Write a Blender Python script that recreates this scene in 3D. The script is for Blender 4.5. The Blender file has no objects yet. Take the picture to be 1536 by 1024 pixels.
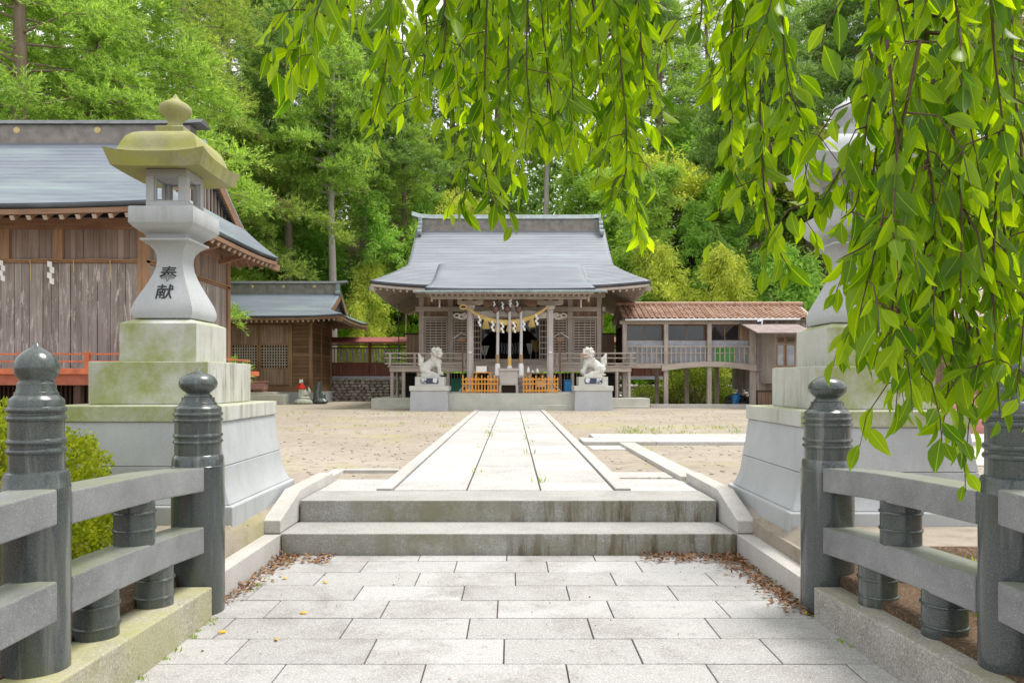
import bpy, bmesh, math, random
import numpy as np
from mathutils import Vector, Matrix, Euler, noise as mnoise
random.seed(7)
RNG = np.random.default_rng(7)
SC = bpy.context.scene
COL = SC.collection
R = math.radians

# ------------------------------------------------------------------ camera
F, CX, CY, HC = 1100.0, 768.0, 570.0, 1.5          # focal length (px), principal column, horizon row, eye height
cam = bpy.data.cameras.new("camera")
cam.sensor_width = 36.0
cam.lens = 36.0 * F / 1536.0
cam.shift_y = (CY - 512.0) / 1536.0
cam.clip_start = 0.05
cam.clip_end = 1500.0
camo = bpy.data.objects.new("camera", cam)
COL.objects.link(camo)
camo.location = (0, 0, HC)
camo.rotation_euler = (R(90), 0, 0)
SC.camera = camo

def X(px, d): return (px - CX) * d / F             # pixel column at depth d -> metres
def Z(py, d): return HC - (py - CY) * d / F

# ------------------------------------------------------------------ light
SC.view_settings.view_transform = 'Standard'
SC.view_settings.look = 'None'
SC.view_settings.gamma = 1.0
SC.view_settings.exposure = 0.6
SUN_EL, SUN_AZ = 67.0, 68.0                          # azimuth measured from +Y (away from camera) towards +X
sd = Vector((math.sin(R(SUN_AZ)) * math.cos(R(SUN_EL)), math.cos(R(SUN_AZ)) * math.cos(R(SUN_EL)), math.sin(R(SUN_EL))))
sl = bpy.data.lights.new("sun", 'SUN')
sl.energy = 2.7
sl.angle = R(20.0)
sl.color = (1.0, 0.97, 0.92)
so = bpy.data.objects.new("sun", sl)
COL.objects.link(so)
so.rotation_euler = sd.to_track_quat('Z', 'Y').to_euler()
so.location = (10, 10, 30)

W = bpy.data.worlds.new("World")
SC.world = W
W.use_nodes = True
wn, wl = W.node_tree.nodes, W.node_tree.links
bg = wn["Background"]
sky = wn.new("ShaderNodeTexSky")
sky.sky_type = 'NISHITA'
sky.sun_disc = False
sky.sun_elevation = R(SUN_EL)
sky.sun_rotation = R(SUN_AZ)
sky.air_density = 1.0
sky.dust_density = 3.0
tc = wn.new("ShaderNodeTexCoord")
cn = wn.new("ShaderNodeTexNoise"); cn.inputs["Scale"].default_value = 3.2; cn.inputs["Detail"].default_value = 7
cr = wn.new("ShaderNodeValToRGB")
cr.color_ramp.elements[0].position = 0.30; cr.color_ramp.elements[0].color = (0.35, 0.35, 0.35, 1)
cr.color_ramp.elements[1].position = 0.55
cm = wn.new("ShaderNodeMix"); cm.data_type = 'RGBA'
cm.inputs[7].default_value = (7.8, 7.9, 8.0, 1)       # thin bright cloud over most of the sky
wl.new(tc.outputs["Generated"], cn.inputs["Vector"])
wl.new(cn.outputs["Fac"], cr.inputs["Fac"])
wl.new(cr.outputs["Color"], cm.inputs[0])
wl.new(sky.outputs["Color"], cm.inputs[6])
wl.new(cm.outputs[2], bg.inputs["Color"])
bg.inputs["Strength"].default_value = 0.13
SC.cycles.max_bounces = 7
SC.cycles.diffuse_bounces = 4
SC.cycles.transmission_bounces = 4
SC.cycles.transparent_max_bounces = 6

# ------------------------------------------------------------------ materials
class N:
    def __init__(s, name):
        s.m = bpy.data.materials.new(name); s.m.use_nodes = True
        s.t = s.m.node_tree; s.n = s.t.nodes; s.l = s.t.links
        s.b = s.n["Principled BSDF"]; s.out = s.n["Material Output"]
        s.tc = s.n.new("ShaderNodeTexCoord")
        s.obj = s.tc.outputs["Object"]; s.uv = s.tc.outputs["UV"]
    def node(s, t, **k):
        x = s.n.new(t)
        for a, b in k.items(): setattr(x, a, b)
        return x
    def put(s, sock, v):
        if hasattr(v, 'is_linked') or hasattr(v, 'links'): s.l.new(v, sock)
        elif isinstance(v, (tuple, list)):
            sock.default_value = tuple(v) + (1,) if len(v) == 3 and sock.type == 'RGBA' else tuple(v)
        else: sock.default_value = v
    def map(s, v, scale=(1, 1, 1), rot=(0, 0, 0), loc=(0, 0, 0)):
        x = s.node("ShaderNodeMapping"); s.put(x.inputs[0], v)
        x.inputs[1].default_value = loc; x.inputs[2].default_value = rot; x.inputs[3].default_value = scale
        return x.outputs[0]
    def noise(s, v, scale, detail=3, rough=.55, dist=0):
        x = s.node("ShaderNodeTexNoise"); s.put(x.inputs["Vector"], v)
        x.inputs["Scale"].default_value = scale; x.inputs["Detail"].default_value = detail
        x.inputs["Roughness"].default_value = rough; x.inputs["Distortion"].default_value = dist
        return x.outputs["Fac"]
    def ramp(s, f, a, b, c0=0.0, c1=1.0):
        x = s.node("ShaderNodeMapRange"); s.put(x.inputs[0], f)
        x.inputs[1].default_value = a; x.inputs[2].default_value = b
        x.inputs[3].default_value = c0; x.inputs[4].default_value = c1
        return x.outputs[0]
    def mix(s, f, a, b, mode='MIX'):
        x = s.node("ShaderNodeMix"); x.data_type = 'RGBA'; x.blend_type = mode
        s.put(x.inputs[0], f); s.put(x.inputs[6], a); s.put(x.inputs[7], b)
        return x.outputs[2]
    def math(s, op, a, b=0.0, c=0.0):
        x = s.node("ShaderNodeMath", operation=op)
        s.put(x.inputs[0], a); s.put(x.inputs[1], b)
        if op in ('MULTIPLY_ADD',): s.put(x.inputs[2], c)
        return x.outputs[0]
    def sep(s, v):
        x = s.node("ShaderNodeSeparateXYZ"); s.put(x.inputs[0], v); return x.outputs
    def normal(s):
        x = s.node("ShaderNodeNewGeometry"); return x.outputs["Normal"]
    def island(s):
        x = s.node("ShaderNodeNewGeometry"); return x.outputs["Random Per Island"]
    def white(s, v):
        x = s.node("ShaderNodeTexWhiteNoise", noise_dimensions='1D'); s.put(x.inputs["W"], v); return x.outputs["Value"]
    def bump(s, h, strength=.3, dist=.01):
        x = s.node("ShaderNodeBump"); x.inputs["Strength"].default_value = strength
        x.inputs["Distance"].default_value = dist; s.put(x.inputs["Height"], h)
        s.l.new(x.outputs[0], s.b.inputs["Normal"])
    def done(s, col, rough=.8, metal=0.0, spec=.4):
        s.put(s.b.inputs["Base Color"], col); s.put(s.b.inputs["Roughness"], rough)
        s.b.inputs["Metallic"].default_value = metal
        s.b.inputs["Specular IOR Level"].default_value = spec
        return s.m

def mul(c, k): return tuple(min(1, a * k) for a in c)

def stone(name, base, dark, speck=.25, rough=.7, moss=None, top=.8, face=0.0, allover=0.0, streak=None, sscale=1.6, fine=160, spec=.35, bumps=.25):
    n = N(name)
    a = n.noise(n.obj, sscale, 6, .65, .3)
    col = n.mix(n.ramp(a, .35, .68), base, dark)
    f = n.noise(n.obj, fine, 2, .6)
    col = n.mix(n.ramp(f, .38, .62), col, mul(base, 1 - speck), 'MIX') if False else n.mix(n.ramp(f, .46, .66, 0, speck), col, (.02, .02, .02))
    f2 = n.noise(n.map(n.obj, loc=(3, 5, 1)), fine * .8, 2, .6)
    col = n.mix(n.ramp(f2, .56, .70, 0, speck * .8), col, (.85, .85, .83))
    if streak:
        sn = n.noise(n.map(n.obj, (9, 9, 1.1)), 1.0, 5, .7)
        sn2 = n.noise(n.obj, .9, 2)
        fac = n.math('MULTIPLY', n.ramp(sn, .47, .62), n.ramp(sn2, .38, .60))
        nz = n.sep(n.normal())[2]
        fac = n.math('MULTIPLY', fac, n.ramp(n.math('ABSOLUTE', nz), .3, .8, 1, .15))
        col = n.mix(fac, col, streak)
    if moss:
        nx = n.sep(n.normal())
        mz = n.ramp(nx[2], .1, .8, 0, top)
        my = n.ramp(n.math('MULTIPLY', nx[1], -1.0), .3, .95, 0, face)
        mk = n.math('MAXIMUM', n.math('MAXIMUM', mz, my), allover)
        mn = n.ramp(n.noise(n.map(n.obj, loc=(7, 1, 2)), 2.0, 8, .72), .38, .60)
        col = n.mix(n.math('MULTIPLY', mk, mn), col, moss)
    n.bump(n.math('ADD', f, n.math('MULTIPLY', a, 1.5)), bumps, .004)
    return n.done(col, n.ramp(a, .3, .7, rough * .85, min(1, rough * 1.15)), spec=spec)

def wood(name, c1, c2, axis='z', plank=0.0, gap=.05, rough=.85, peel=None, gscale=22, pk=None):
    """weathered timber; grain along axis, optional planks laid side by side"""
    n = N(name)
    x, y, z = n.sep(n.obj)
    hor = n.math('ADD', x, y)
    sc = {'z': (gscale, gscale, .9), 'x': (.9, gscale, gscale), 'y': (gscale, .9, gscale)}[axis]
    g = n.noise(n.map(n.obj, sc), 1.0, 5, .7)
    big = n.noise(n.obj, 1.3, 4)
    col = n.mix(n.ramp(n.math('ADD', g, n.math('MULTIPLY', big, .6)), .58, 1.0), c1, c2)
    if plank:
        t = n.math('DIVIDE', hor if axis == 'z' else z, plank)
        if pk == 'uneven': t = n.math('ADD', t, n.math('MULTIPLY', n.math('SINE', n.math('MULTIPLY', t, 1.9)), .22))
        idx = n.math('FLOOR', t); fr = n.math('FRACT', t)
        w = n.white(idx)
        col = n.mix(n.ramp(w, 0, 1, 0, .45), col, mul(c1, .45))
        col = n.mix(n.ramp(n.white(n.math('ADD', idx, 31.0)), .6, 1, 0, .4), col, mul(c2, 1.25))
        ga = n.math('LESS_THAN', fr, gap)
        col = n.mix(n.math('MULTIPLY', ga, .85), col, (.012, .01, .008))
        n.bump(n.math('SUBTRACT', n.math('MULTIPLY', g, .35), ga), .6, .01)
    else:
        n.bump(g, .35, .006)
    if peel:
        pn = n.noise(n.map(n.obj, (16, 16, 2.2)), 1.0, 6, .75)
        pm = n.noise(n.obj, .8, 2)
        col = n.mix(n.math('MULTIPLY', n.ramp(pn, .54, .60), n.ramp(pm, .40, .56)), col, peel)
    return n.done(col, rough, spec=.2)

def plain(name, c, rough=.6, var=.25, scale=8, metal=0, spec=.4, emit=None):
    n = N(name)
    a = n.noise(n.obj, scale, 4)
    col = n.mix(n.ramp(a, .3, .7), mul(c, 1 + var * .4), mul(c, 1 - var))
    m = n.done(col, rough, metal, spec)
    return m

def roofmat(name, c1, c2, course=.13, wide=.9, rough=.45, green=None, vscale=1.0, bumps=.7, edge=.16):
    n = N(name)
    b = n.node("ShaderNodeTexBrick"); b.offset = .5
    n.put(b.inputs["Vector"], n.uv)
    b.inputs["Color1"].default_value = (.2, .2, .2, 1); b.inputs["Color2"].default_value = (1, 1, 1, 1)
    b.inputs["Mortar"].default_value = (0, 0, 0, 1)
    b.inputs["Scale"].default_value = 1.0
    b.inputs["Mortar Size"].default_value = .004
    b.inputs["Brick Width"].default_value = wide; b.inputs["Row Height"].default_value = course
    uvs = n.sep(n.uv)
    fr = n.math('FRACT', n.math('DIVIDE', uvs[1], course))          # course steps: a sawtooth in height
    big = n.noise(n.map(n.uv, (.5, 1.4, 1)), 1.0, 5, .65)
    col = n.mix(n.ramp(big, .35, .65), c1, c2)
    col = n.mix(n.math('MULTIPLY', b.outputs["Color"], .55), col, mul(c1, 1.5))
    row = n.white(n.math('FLOOR', n.math('DIVIDE', uvs[1], course)))
    col = n.mix(n.ramp(row, 0, 1, 0, .3), col, mul(c2, .6))
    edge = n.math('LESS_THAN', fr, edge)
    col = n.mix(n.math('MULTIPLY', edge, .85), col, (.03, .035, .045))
    if green:
        gn = n.noise(n.map(n.uv, (.25, 1, 1), loc=(4, 2, 0)), 1.0, 4)
        col = n.mix(n.ramp(gn, .5, .68, 0, .6), col, green)
    n.bump(n.math('SUBTRACT', 1.0, fr), bumps, .02)
    return n.done(col, rough, spec=.45)

def leafmat(name, c1, c2, trans=.45, tcol=None, rough=.5, vein=False, spot=None, spec=.12):
    n = N(name)
    i = n.island()
    col = n.mix(i, c1, c2)
    big = n.noise(n.obj, .35, 3)
    col = n.mix(n.ramp(big, .35, .65, 0, .5), col, mul(c1, .75))
    if vein:
        u = n.sep(n.uv)
        mid = n.math('LESS_THAN', n.math('ABSOLUTE', n.math('SUBTRACT', u[0], .5)), .025)
        side = n.math('FRACT', n.math('ADD', n.math('MULTIPLY', u[1], 9.0), n.math('MULTIPLY', n.math('ABSOLUTE', n.math('SUBTRACT', u[0], .5)), -5.0)))
        side = n.math('LESS_THAN', side, .10)
        vf = n.math('MAXIMUM', mid, n.math('MULTIPLY', side, .12))
        col = n.mix(n.math('MULTIPLY', vf, .55), col, mul(c2, 1.3))
    if spot:
        col = n.mix(n.ramp(n.noise(n.obj, .8, 2), .62, .68), col, spot)
    d = n.b
    n.put(d.inputs["Base Color"], col); n.put(d.inputs["Roughness"], rough)
    d.inputs["Specular IOR Level"].default_value = spec
    tr = n.node("ShaderNodeBsdfTranslucent")
    tcc = n.mix(1.0, col, tcol or (1.7, 1.6, .5), 'MULTIPLY')
    n.l.new(tcc, tr.inputs["Color"])
    mx = n.node("ShaderNodeMixShader"); mx.inputs[0].default_value = trans
    n.l.new(d.outputs[0], mx.inputs[1]); n.l.new(tr.outputs[0], mx.inputs[2])
    n.l.new(mx.outputs[0], n.out.inputs["Surface"])
    return n.m

# ------------------------------------------------------------------ mesh helpers
ORG = {}
def tag(o, label=None, cat=None, group=None, kind=None):
    if label: o["label"] = label
    if cat: o["category"] = cat
    if group: o["group"] = group
    if kind: o["kind"] = kind
    return o

def root(name, label, cat, loc, group=None):
    o = bpy.data.objects.new(name, None)
    o.empty_display_size = .2
    COL.objects.link(o); o.location = loc
    ORG[o.name] = Vector(loc)
    return tag(o, label, cat, group)

class MB:
    def __init__(s): s.v = []; s.f = []; s.uv = []
    def add(s, vs, fs, uvs=None):
        k = len(s.v); s.v += [tuple(p) for p in vs]
        for i, f in enumerate(fs):
            s.f.append(tuple(k + j for j in f))
            s.uv.append(uvs[i] if uvs else None)
        return s
    def box(s, x0, x1, y0, y1, z0, z1):
        x0, x1 = min(x0, x1), max(x0, x1); y0, y1 = min(y0, y1), max(y0, y1); z0, z1 = min(z0, z1), max(z0, z1)
        v = [(x0, y0, z0), (x1, y0, z0), (x1, y1, z0), (x0, y1, z0), (x0, y0, z1), (x1, y0, z1), (x1, y1, z1), (x0, y1, z1)]
        return s.add(v, [(0, 3, 2, 1), (4, 5, 6, 7), (0, 1, 5, 4), (1, 2, 6, 5), (2, 3, 7, 6), (3, 0, 4, 7)])
    def beam(s, p0, p1, w, h, up=(0, 0, 1), h2=None):
        p0, p1 = Vector(p0), Vector(p1); d = (p1 - p0).normalized(); up = Vector(up)
        side = d.cross(up)
        if side.length < 1e-5: side = d.cross(Vector((0, 1, 0)))
        side.normalize(); u = side.cross(d).normalized()
        v = []
        for p, hh in ((p0, h), (p1, h2 or h)):
            for a, b in ((-1, -1), (1, -1), (1, 1), (-1, 1)): v.append(p + side * a * w / 2 + u * b * hh / 2)
        return s.add(v, [(0, 1, 2, 3), (7, 6, 5, 4), (0, 4, 5, 1), (1, 5, 6, 2), (2, 6, 7, 3), (3, 7, 4, 0)])
    def tube(s, pts, rad, n=8, cap=True):
        pts = [Vector(p) for p in pts]
        if not isinstance(rad, (list, tuple)): rad = [rad] * len(pts)
        k = len(s.v); ref = None; fs = []
        for i, p in enumerate(pts):
            d = (pts[min(i + 1, len(pts) - 1)] - pts[max(i - 1, 0)]).normalized()
            if ref is None: ref = Vector((1, 0, 0)) if abs(d.x) < .8 else Vector((0, 1, 0))
            a = (ref - d * ref.dot(d)).normalized(); b = d.cross(a); ref = a
            for j in range(n):
                t = 2 * math.pi * j / n
                s.v.append(tuple(p + (a * math.cos(t) + b * math.sin(t)) * rad[i]))
        for i in range(len(pts) - 1):
            for j in range(n):
                fs.append((k + i * n + j, k + i * n + (j + 1) % n, k + (i + 1) * n + (j + 1) % n, k + (i + 1) * n + j))
        if cap:
            fs.append(tuple(k + j for j in reversed(range(n))))
            fs.append(tuple(k + (len(pts) - 1) * n + j for j in range(n)))
        s.f += fs; s.uv += [None] * len(fs)
        return s
    def lathe(s, cx, cy, prof, n=32, cap=True, rot=0.0, sx=1.0, sy=1.0):
        k = len(s.v); fs = []
        for r, z in prof:
            for j in range(n):
                t = 2 * math.pi * j / n + rot
                s.v.append((cx + math.cos(t) * r * sx, cy + math.sin(t) * r * sy, z))
        for i in range(len(prof) - 1):
            for j in range(n):
                fs.append((k + i * n + j, k + i * n + (j + 1) % n, k + (i + 1) * n + (j + 1) % n, k + (i + 1) * n + j))
        if cap:
            fs.append(tuple(k + j for j in reversed(range(n))))
            fs.append(tuple(k + (len(prof) - 1) * n + j for j in range(n)))
        s.f += fs; s.uv += [None] * len(fs)
        return s
    def sq(s, cx, cy, prof, sy=1.0):                     # square sections: prof = (half width, z)
        return s.lathe(cx, cy, [(a * math.sqrt(2), z) for a, z in prof], 4, True, math.pi / 4, 1.0, sy)
    def prism(s, poly, axis, a, b):
        n = len(poly)
        def P(p, t): return {'x': (t, p[0], p[1]), 'y': (p[0], t, p[1]), 'z': (p[0], p[1], t)}[axis]
        v = [P(p, a) for p in poly] + [P(p, b) for p in poly]
        fs = [tuple(range(n - 1, -1, -1)), tuple(range(n, 2 * n))] + [(i, (i + 1) % n, n + (i + 1) % n, n + i) for i in range(n)]
        return s.add(v, fs)
    def grid(s, rows, uvrows=None):                      # rows of points, equal length
        m = len(rows[0]); v = [p for r in rows for p in r]; fs = []; uu = []
        for i in range(len(rows) - 1):
            for j in range(m - 1):
                q = [i * m + j, i * m + j + 1, (i + 1) * m + j + 1, (i + 1) * m + j]
                a, b, c = Vector(v[q[0]]), Vector(v[q[1]]), Vector(v[q[2]])
                nz = (b - a).cross(c - a).z
                if nz < 0: q.reverse()
                fs.append(tuple(q))
                if uvrows:
                    flat = [u for r in uvrows for u in r]
                    uu.append([flat[t] for t in q])
        return s.add(v, fs, uu if uvrows else None)
    def ball(s, c, r, n=12, m=8, scale=(1, 1, 1)):
        k = len(s.v); v = [(c[0], c[1], c[2] + r * scale[2])]; fs = []
        for i in range(1, m):
            ph = math.pi * i / m
            for j in range(n):
                t = 2 * math.pi * j / n
                v.append((c[0] + r * scale[0] * math.sin(ph) * math.cos(t), c[1] + r * scale[1] * math.sin(ph) * math.sin(t), c[2] + r * scale[2] * math.cos(ph)))
        v.append((c[0], c[1], c[2] - r * scale[2]))
        for j in range(n): fs.append((0, 1 + j, 1 + (j + 1) % n))
        for i in range(m - 2):
            for j in range(n): fs.append((1 + i * n + j, 1 + (i + 1) * n + j, 1 + (i + 1) * n + (j + 1) % n, 1 + i * n + (j + 1) % n))
        for j in range(n): fs.append((len(v) - 1, 1 + (m - 2) * n + (j + 1) % n, 1 + (m - 2) * n + j))
        return s.add(v, fs)
    def rotz(s, ang, c=(0, 0)):
        ca, sa = math.cos(ang), math.sin(ang)
        s.v = [(c[0] + (x - c[0]) * ca - (y - c[1]) * sa, c[1] + (x - c[0]) * sa + (y - c[1]) * ca, z) for x, y, z in s.v]
        return s
    def build(s, name, mat, parent=None, smooth=False, bevel=0, solid=0, sub=0, angle=35, wn_=False):
        org = ORG[parent.name] if parent is not None else Vector((0, 0, 0))
        me = bpy.data.meshes.new(name)
        me.from_pydata([(x - org.x, y - org.y, z - org.z) for x, y, z in s.v], [], s.f)
        if any(u is not None for u in s.uv):
            ul = me.uv_layers.new(name="UVMap"); k = 0
            for f, u in zip(s.f, s.uv):
                for j in range(len(f)):
                    if u is not None: ul.data[k].uv = u[j]
                    k += 1
        if mat is not None: me.materials.append(mat)
        if smooth:
            me.polygons.foreach_set("use_smooth", [True] * len(me.polygons))
            me.set_sharp_from_angle(angle=R(angle))
        me.update()
        o = bpy.data.objects.new(name, me); COL.objects.link(o)
        if parent is not None: o.parent = parent
        ORG[o.name] = org
        if solid:
            m = o.modifiers.new("solid", 'SOLIDIFY'); m.thickness = solid; m.offset = -1
        if bevel:
            m = o.modifiers.new("bevel", 'BEVEL'); m.width = bevel; m.segments = 2; m.limit_method = 'ANGLE'; m.angle_limit = R(40)
        if sub:
            m = o.modifiers.new("sub", 'SUBSURF'); m.levels = sub; m.render_levels = sub
        return o

def centre(o, p):
    """give a lone top-level mesh an origin at p"""
    p = Vector(p)
    o.data.transform(Matrix.Translation(-p)); o.location = p; ORG[o.name] = p
    return o

def nmesh(name, V, Fq, mat, parent=None, uv=None, smooth=False):
    """numpy mesh: V (n,3), Fq (m,k)"""
    org = np.array(ORG[parent.name]) if parent is not None else np.zeros(3)
    V = np.asarray(V, dtype=np.float32) - org.astype(np.float32); Fq = np.asarray(Fq, dtype=np.int32)
    me = bpy.data.meshes.new(name)
    me.vertices.add(len(V)); me.vertices.foreach_set("co", V.ravel())
    k = Fq.shape[1]
    me.loops.add(Fq.size); me.loops.foreach_set("vertex_index", Fq.ravel())
    me.polygons.add(len(Fq)); me.polygons.foreach_set("loop_start", np.arange(0, Fq.size, k, dtype=np.int32))
    if uv is not None:
        ul = me.uv_layers.new(name="UVMap"); ul.data.foreach_set("uv", np.asarray(uv, dtype=np.float32).ravel())
    me.materials.append(mat)
    me.update(calc_edges=True)
    if smooth: me.polygons.foreach_set("use_smooth", [True] * len(Fq))
    o = bpy.data.objects.new(name, me); COL.objects.link(o)
    if parent is not None: o.parent = parent
    ORG[o.name] = Vector(org)
    return o

def unit(a): return a / np.maximum(1e-6, np.linalg.norm(a, axis=1, keepdims=True))

def leaves(P, D, L, Wd, rng=RNG, up=None):
    """rhombic leaves: base points P, directions D, length L, width Wd -> V, F"""
    n = len(P); D = unit(D)
    r = rng.normal(size=(n, 3)) if up is None else up + rng.normal(size=(n, 3)) * .5
    S = unit(np.cross(D, r))
    L = np.broadcast_to(np.asarray(L), (n,))[:, None]; Wd = np.broadcast_to(np.asarray(Wd), (n,))[:, None]
    V = np.stack([P, P + D * L * .45 + S * Wd * .5, P + D * L, P + D * L * .45 - S * Wd * .5], 1).reshape(-1, 3)
    return V, np.arange(4 * n).reshape(n, 4)

def copy_tree(o, parent=None, loc=None, rz=None, scale=None, label=None):
    c = o.copy(); COL.objects.link(c)
    c.parent = parent
    if loc is not None: c.location = loc
    if rz is not None: c.rotation_euler = (0, 0, rz)
    if scale is not None: c.scale = scale if isinstance(scale, tuple) else (scale,) * 3
    if label: c["label"] = label
    for ch in list(o.children): copy_tree(ch, c)
    return c

def text(name, s, size, mat, loc, rot, parent=None, ext=.004, bold=0.0, shear=0.0):
    cu = bpy.data.curves.new(name, 'FONT'); cu.body = s; cu.size = size; cu.extrude = ext; cu.offset = bold; cu.shear = shear
    cu.align_x = 'CENTER'; cu.align_y = 'CENTER'; cu.resolution_u = 3
    t = bpy.data.objects.new(name, cu); COL.objects.link(t)
    bpy.context.view_layer.update()
    me = bpy.data.meshes.new_from_object(t.evaluated_get(bpy.context.evaluated_depsgraph_get()))
    bpy.data.objects.remove(t)
    me.name = name
    M = Matrix.Translation(Vector(loc) - (ORG[parent.name] if parent else Vector())) @ Euler(rot).to_matrix().to_4x4()
    me.transform(M); me.materials.clear(); me.materials.append(mat)
    o = bpy.data.objects.new(name, me); COL.objects.link(o)
    if parent: o.parent = parent
    ORG[o.name] = ORG[parent.name] if parent else Vector()
    return o
# ------------------------------------------------------------------ palette
MOSS = (.20, .21, .07)
m_pave = stone("paving granite", (.50, .485, .465), (.36, .345, .33), .22, .75, sscale=2.2, fine=120)
m_path = stone("path granite", (.50, .485, .455), (.38, .365, .335), .15, .8, sscale=1.4, fine=60)
m_step = stone("step granite", (.40, .395, .37), (.30, .29, .265), .40, .8, moss=(.19, .18, .105), top=0, face=.8, streak=(.085, .055, .03), fine=110)
m_curb = stone("curb granite", (.55, .53, .50), (.44, .42, .39), .25, .8, fine=110, moss=(.30, .28, .19), top=.35, face=.2)
m_bcurb = stone("mossy bridge curb", (.46, .43, .34), (.33, .31, .23), .4, .85, moss=(.34, .33, .13), top=.85, face=.4, allover=.45, sscale=5, fine=90)
m_bcurb2 = stone("bridge curb granite", (.42, .40, .37), (.30, .28, .25), .45, .85, moss=(.27, .25, .14), top=.6, allover=.1, sscale=4, fine=90)
m_rail = stone("honed grey granite", (.255, .26, .265), (.15, .155, .16), .28, .36, moss=(.22, .24, .12), top=.6, sscale=2.6, fine=200, spec=.5, bumps=.06)
m_lant = stone("pale lantern granite", (.46, .475, .48), (.385, .40, .405), .16, .75, fine=140, streak=(.36, .37, .355))
m_lmoss = stone("moss stained granite", (0.551, 0.551, 0.513), (0.446, 0.446, 0.399), .16, .8, moss=(.27, .30, .085), top=.85, face=.95, allover=.08, fine=140, streak=(.24, .22, .17))
m_lroof = stone("moss covered lantern roof", (.36, .35, .20), (.24, .24, .14), .2, .88, moss=(.33, .32, .06), top=.95, face=.75, allover=.55, fine=120, streak=(.16, .17, .06))
m_lion = stone("lichen spotted marble", (.70, .69, .665), (.50, .49, .44), .1, .85, moss=(.42, .41, .26), top=.45, allover=.1, sscale=9, fine=70)
m_plinth = stone("grey plinth granite", (.50, .52, .54), (.44, .45, .47), .2, .7, fine=60)
m_platf = stone("platform stone", (0.605, 0.594, 0.526), (0.47, 0.47, 0.403), .15, .85, moss=(.46, .47, .37), top=.3, face=.12, fine=50)

n = N("polished dark granite")
a_ = n.noise(n.obj, 210, 2, .7); b_ = n.noise(n.map(n.obj, (3, 3, 1)), 1.6, 5, .7)
c_ = n.mix(n.ramp(a_, .45, .62), (.042, .050, .052), (.095, .108, .108))
c_ = n.mix(n.ramp(b_, .46, .62, 0, .35), c_, (.08, .10, .055))
c_ = n.mix(n.ramp(n.noise(n.map(n.obj, (14, 14, .8)), 1.0, 4), .58, .68, 0, .35), c_, (.3, .3, .28))
m_post = n.done(c_, n.ramp(b_, .35, .65, .07, .34), spec=.65)

m_wgrey = wood("weathered grey timber", (0.3, 0.25, 0.213), (0.525, 0.463, 0.413), 'z')
m_wgreyx = wood("weathered grey beam", (0.312, 0.256, 0.213), (0.55, 0.475, 0.413), 'x')
m_wgreyy = wood("weathered grey rafter", (0.275, 0.225, 0.188), (0.5, 0.438, 0.375), 'y')
m_wpale = wood("bleached porch timber", (.40, .36, .35), (.58, .53, .51), 'z', gscale=30)
m_wpalex = wood("bleached porch beam", (.40, .36, .33), (.56, .51, .47), 'x', gscale=30)
m_wbrown = wood("brown timber", (0.188, 0.106, 0.056), (0.375, 0.237, 0.144), 'z')
m_wbrownx = wood("brown timber beam", (.16, .09, .045), (.33, .20, .12), 'x')
m_worange = wood("warm cedar timber", (.17, .095, .06), (.30, .19, .125), 'x')
m_worangey = wood("warm cedar rafter", (.19, .115, .075), (.33, .225, .155), 'y')
m_wend = plain("pale rafter end", (.46, .38, .31), .8)
m_plank = wood("grey plank wall", (.20, .175, .155), (.40, .36, .33), 'z', plank=.21, gap=.06, pk='uneven', peel=(.50, .46, .43))
m_plankup = wood("upper plank wall", (.19, .14, .115), (.36, .28, .235), 'z', plank=.17, gap=.05, pk='uneven')
m_plankb = wood("brown plank wall", (0.213, 0.138, 0.094), (0.413, 0.294, 0.213), 'z', plank=.16, gap=.05)
m_boardh = wood("lapped brown boards", (.15, .085, .045), (.31, .19, .11), 'x', plank=.19, gap=.09)
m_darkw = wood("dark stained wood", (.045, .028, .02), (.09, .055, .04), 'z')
m_redw = wood("red brown fence wood", (.13, .05, .035), (.22, .10, .07), 'z')
m_copper = roofmat("grey copper roof", (.21, .225, .26), (.29, .305, .34), .17, 1.1, .42, green=(.27, .31, .33), edge=.26)
m_copper2 = roofmat("blue grey copper roof", (.20, .235, .285), (.28, .31, .36), .095, 1.2, .38, green=(.30, .37, .36), edge=.34)
m_coplain = plain("patinated copper", (.27, .32, .32), .45, .3, 5)
m_ridgec = plain("ridge copper", (.24, .22, .20), .55, .35, 4)
m_gold = plain("gilt crest", (.62, .50, .22), .4, .2, 9)
m_redroof = plain("red painted sheet roof", (.34, .11, .10), .5, .2, 3)
m_verm = plain("vermilion paint", (.56, .15, .06), .55, .3, 6)
m_orange = plain("orange painted wood", (.78, .33, .045), .5, .25, 9)
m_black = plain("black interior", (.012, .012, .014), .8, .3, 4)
m_glass = plain("dark window glass", (.02, .025, .03), .05, .4, 1.2, spec=.8)
m_white = plain("white paper", (.80, .80, .78), .8, .08, 9)
m_sheet = plain("translucent grey sheet", (.36, .38, .42), .35, .3, 3)
m_straw = wood("rice straw", (.55, .38, .12), (.74, .56, .24), 'z', gscale=90)
m_strawx = wood("rice straw rope", (.55, .38, .12), (.74, .56, .24), 'z', gscale=50)
m_cloth = plain("greyed bell cloth", (.56, .54, .53), .9, .2, 30)
m_clothw = plain("white cloth", (.78, .77, .75), .9, .08, 30)
m_gcloth = plain("gold cloth band", (.70, .42, .10), .7, .2, 30)
m_ink = plain("black ink", (.015, .015, .02), .5, .1)
m_plaque = plain("blue black plaque", (.05, .06, .10), .4, .2, 20)
m_carve = plain("white lettering", (.78, .80, .84), .7, .05)
m_red = plain("red cloth", (.65, .03, .02), .8, .2, 20)
m_pink = plain("dull pink paint", (.42, .21, .18), .7, .3, 7)
m_blue = plain("blue plastic", (.02, .17, .40), .4, .1)
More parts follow.
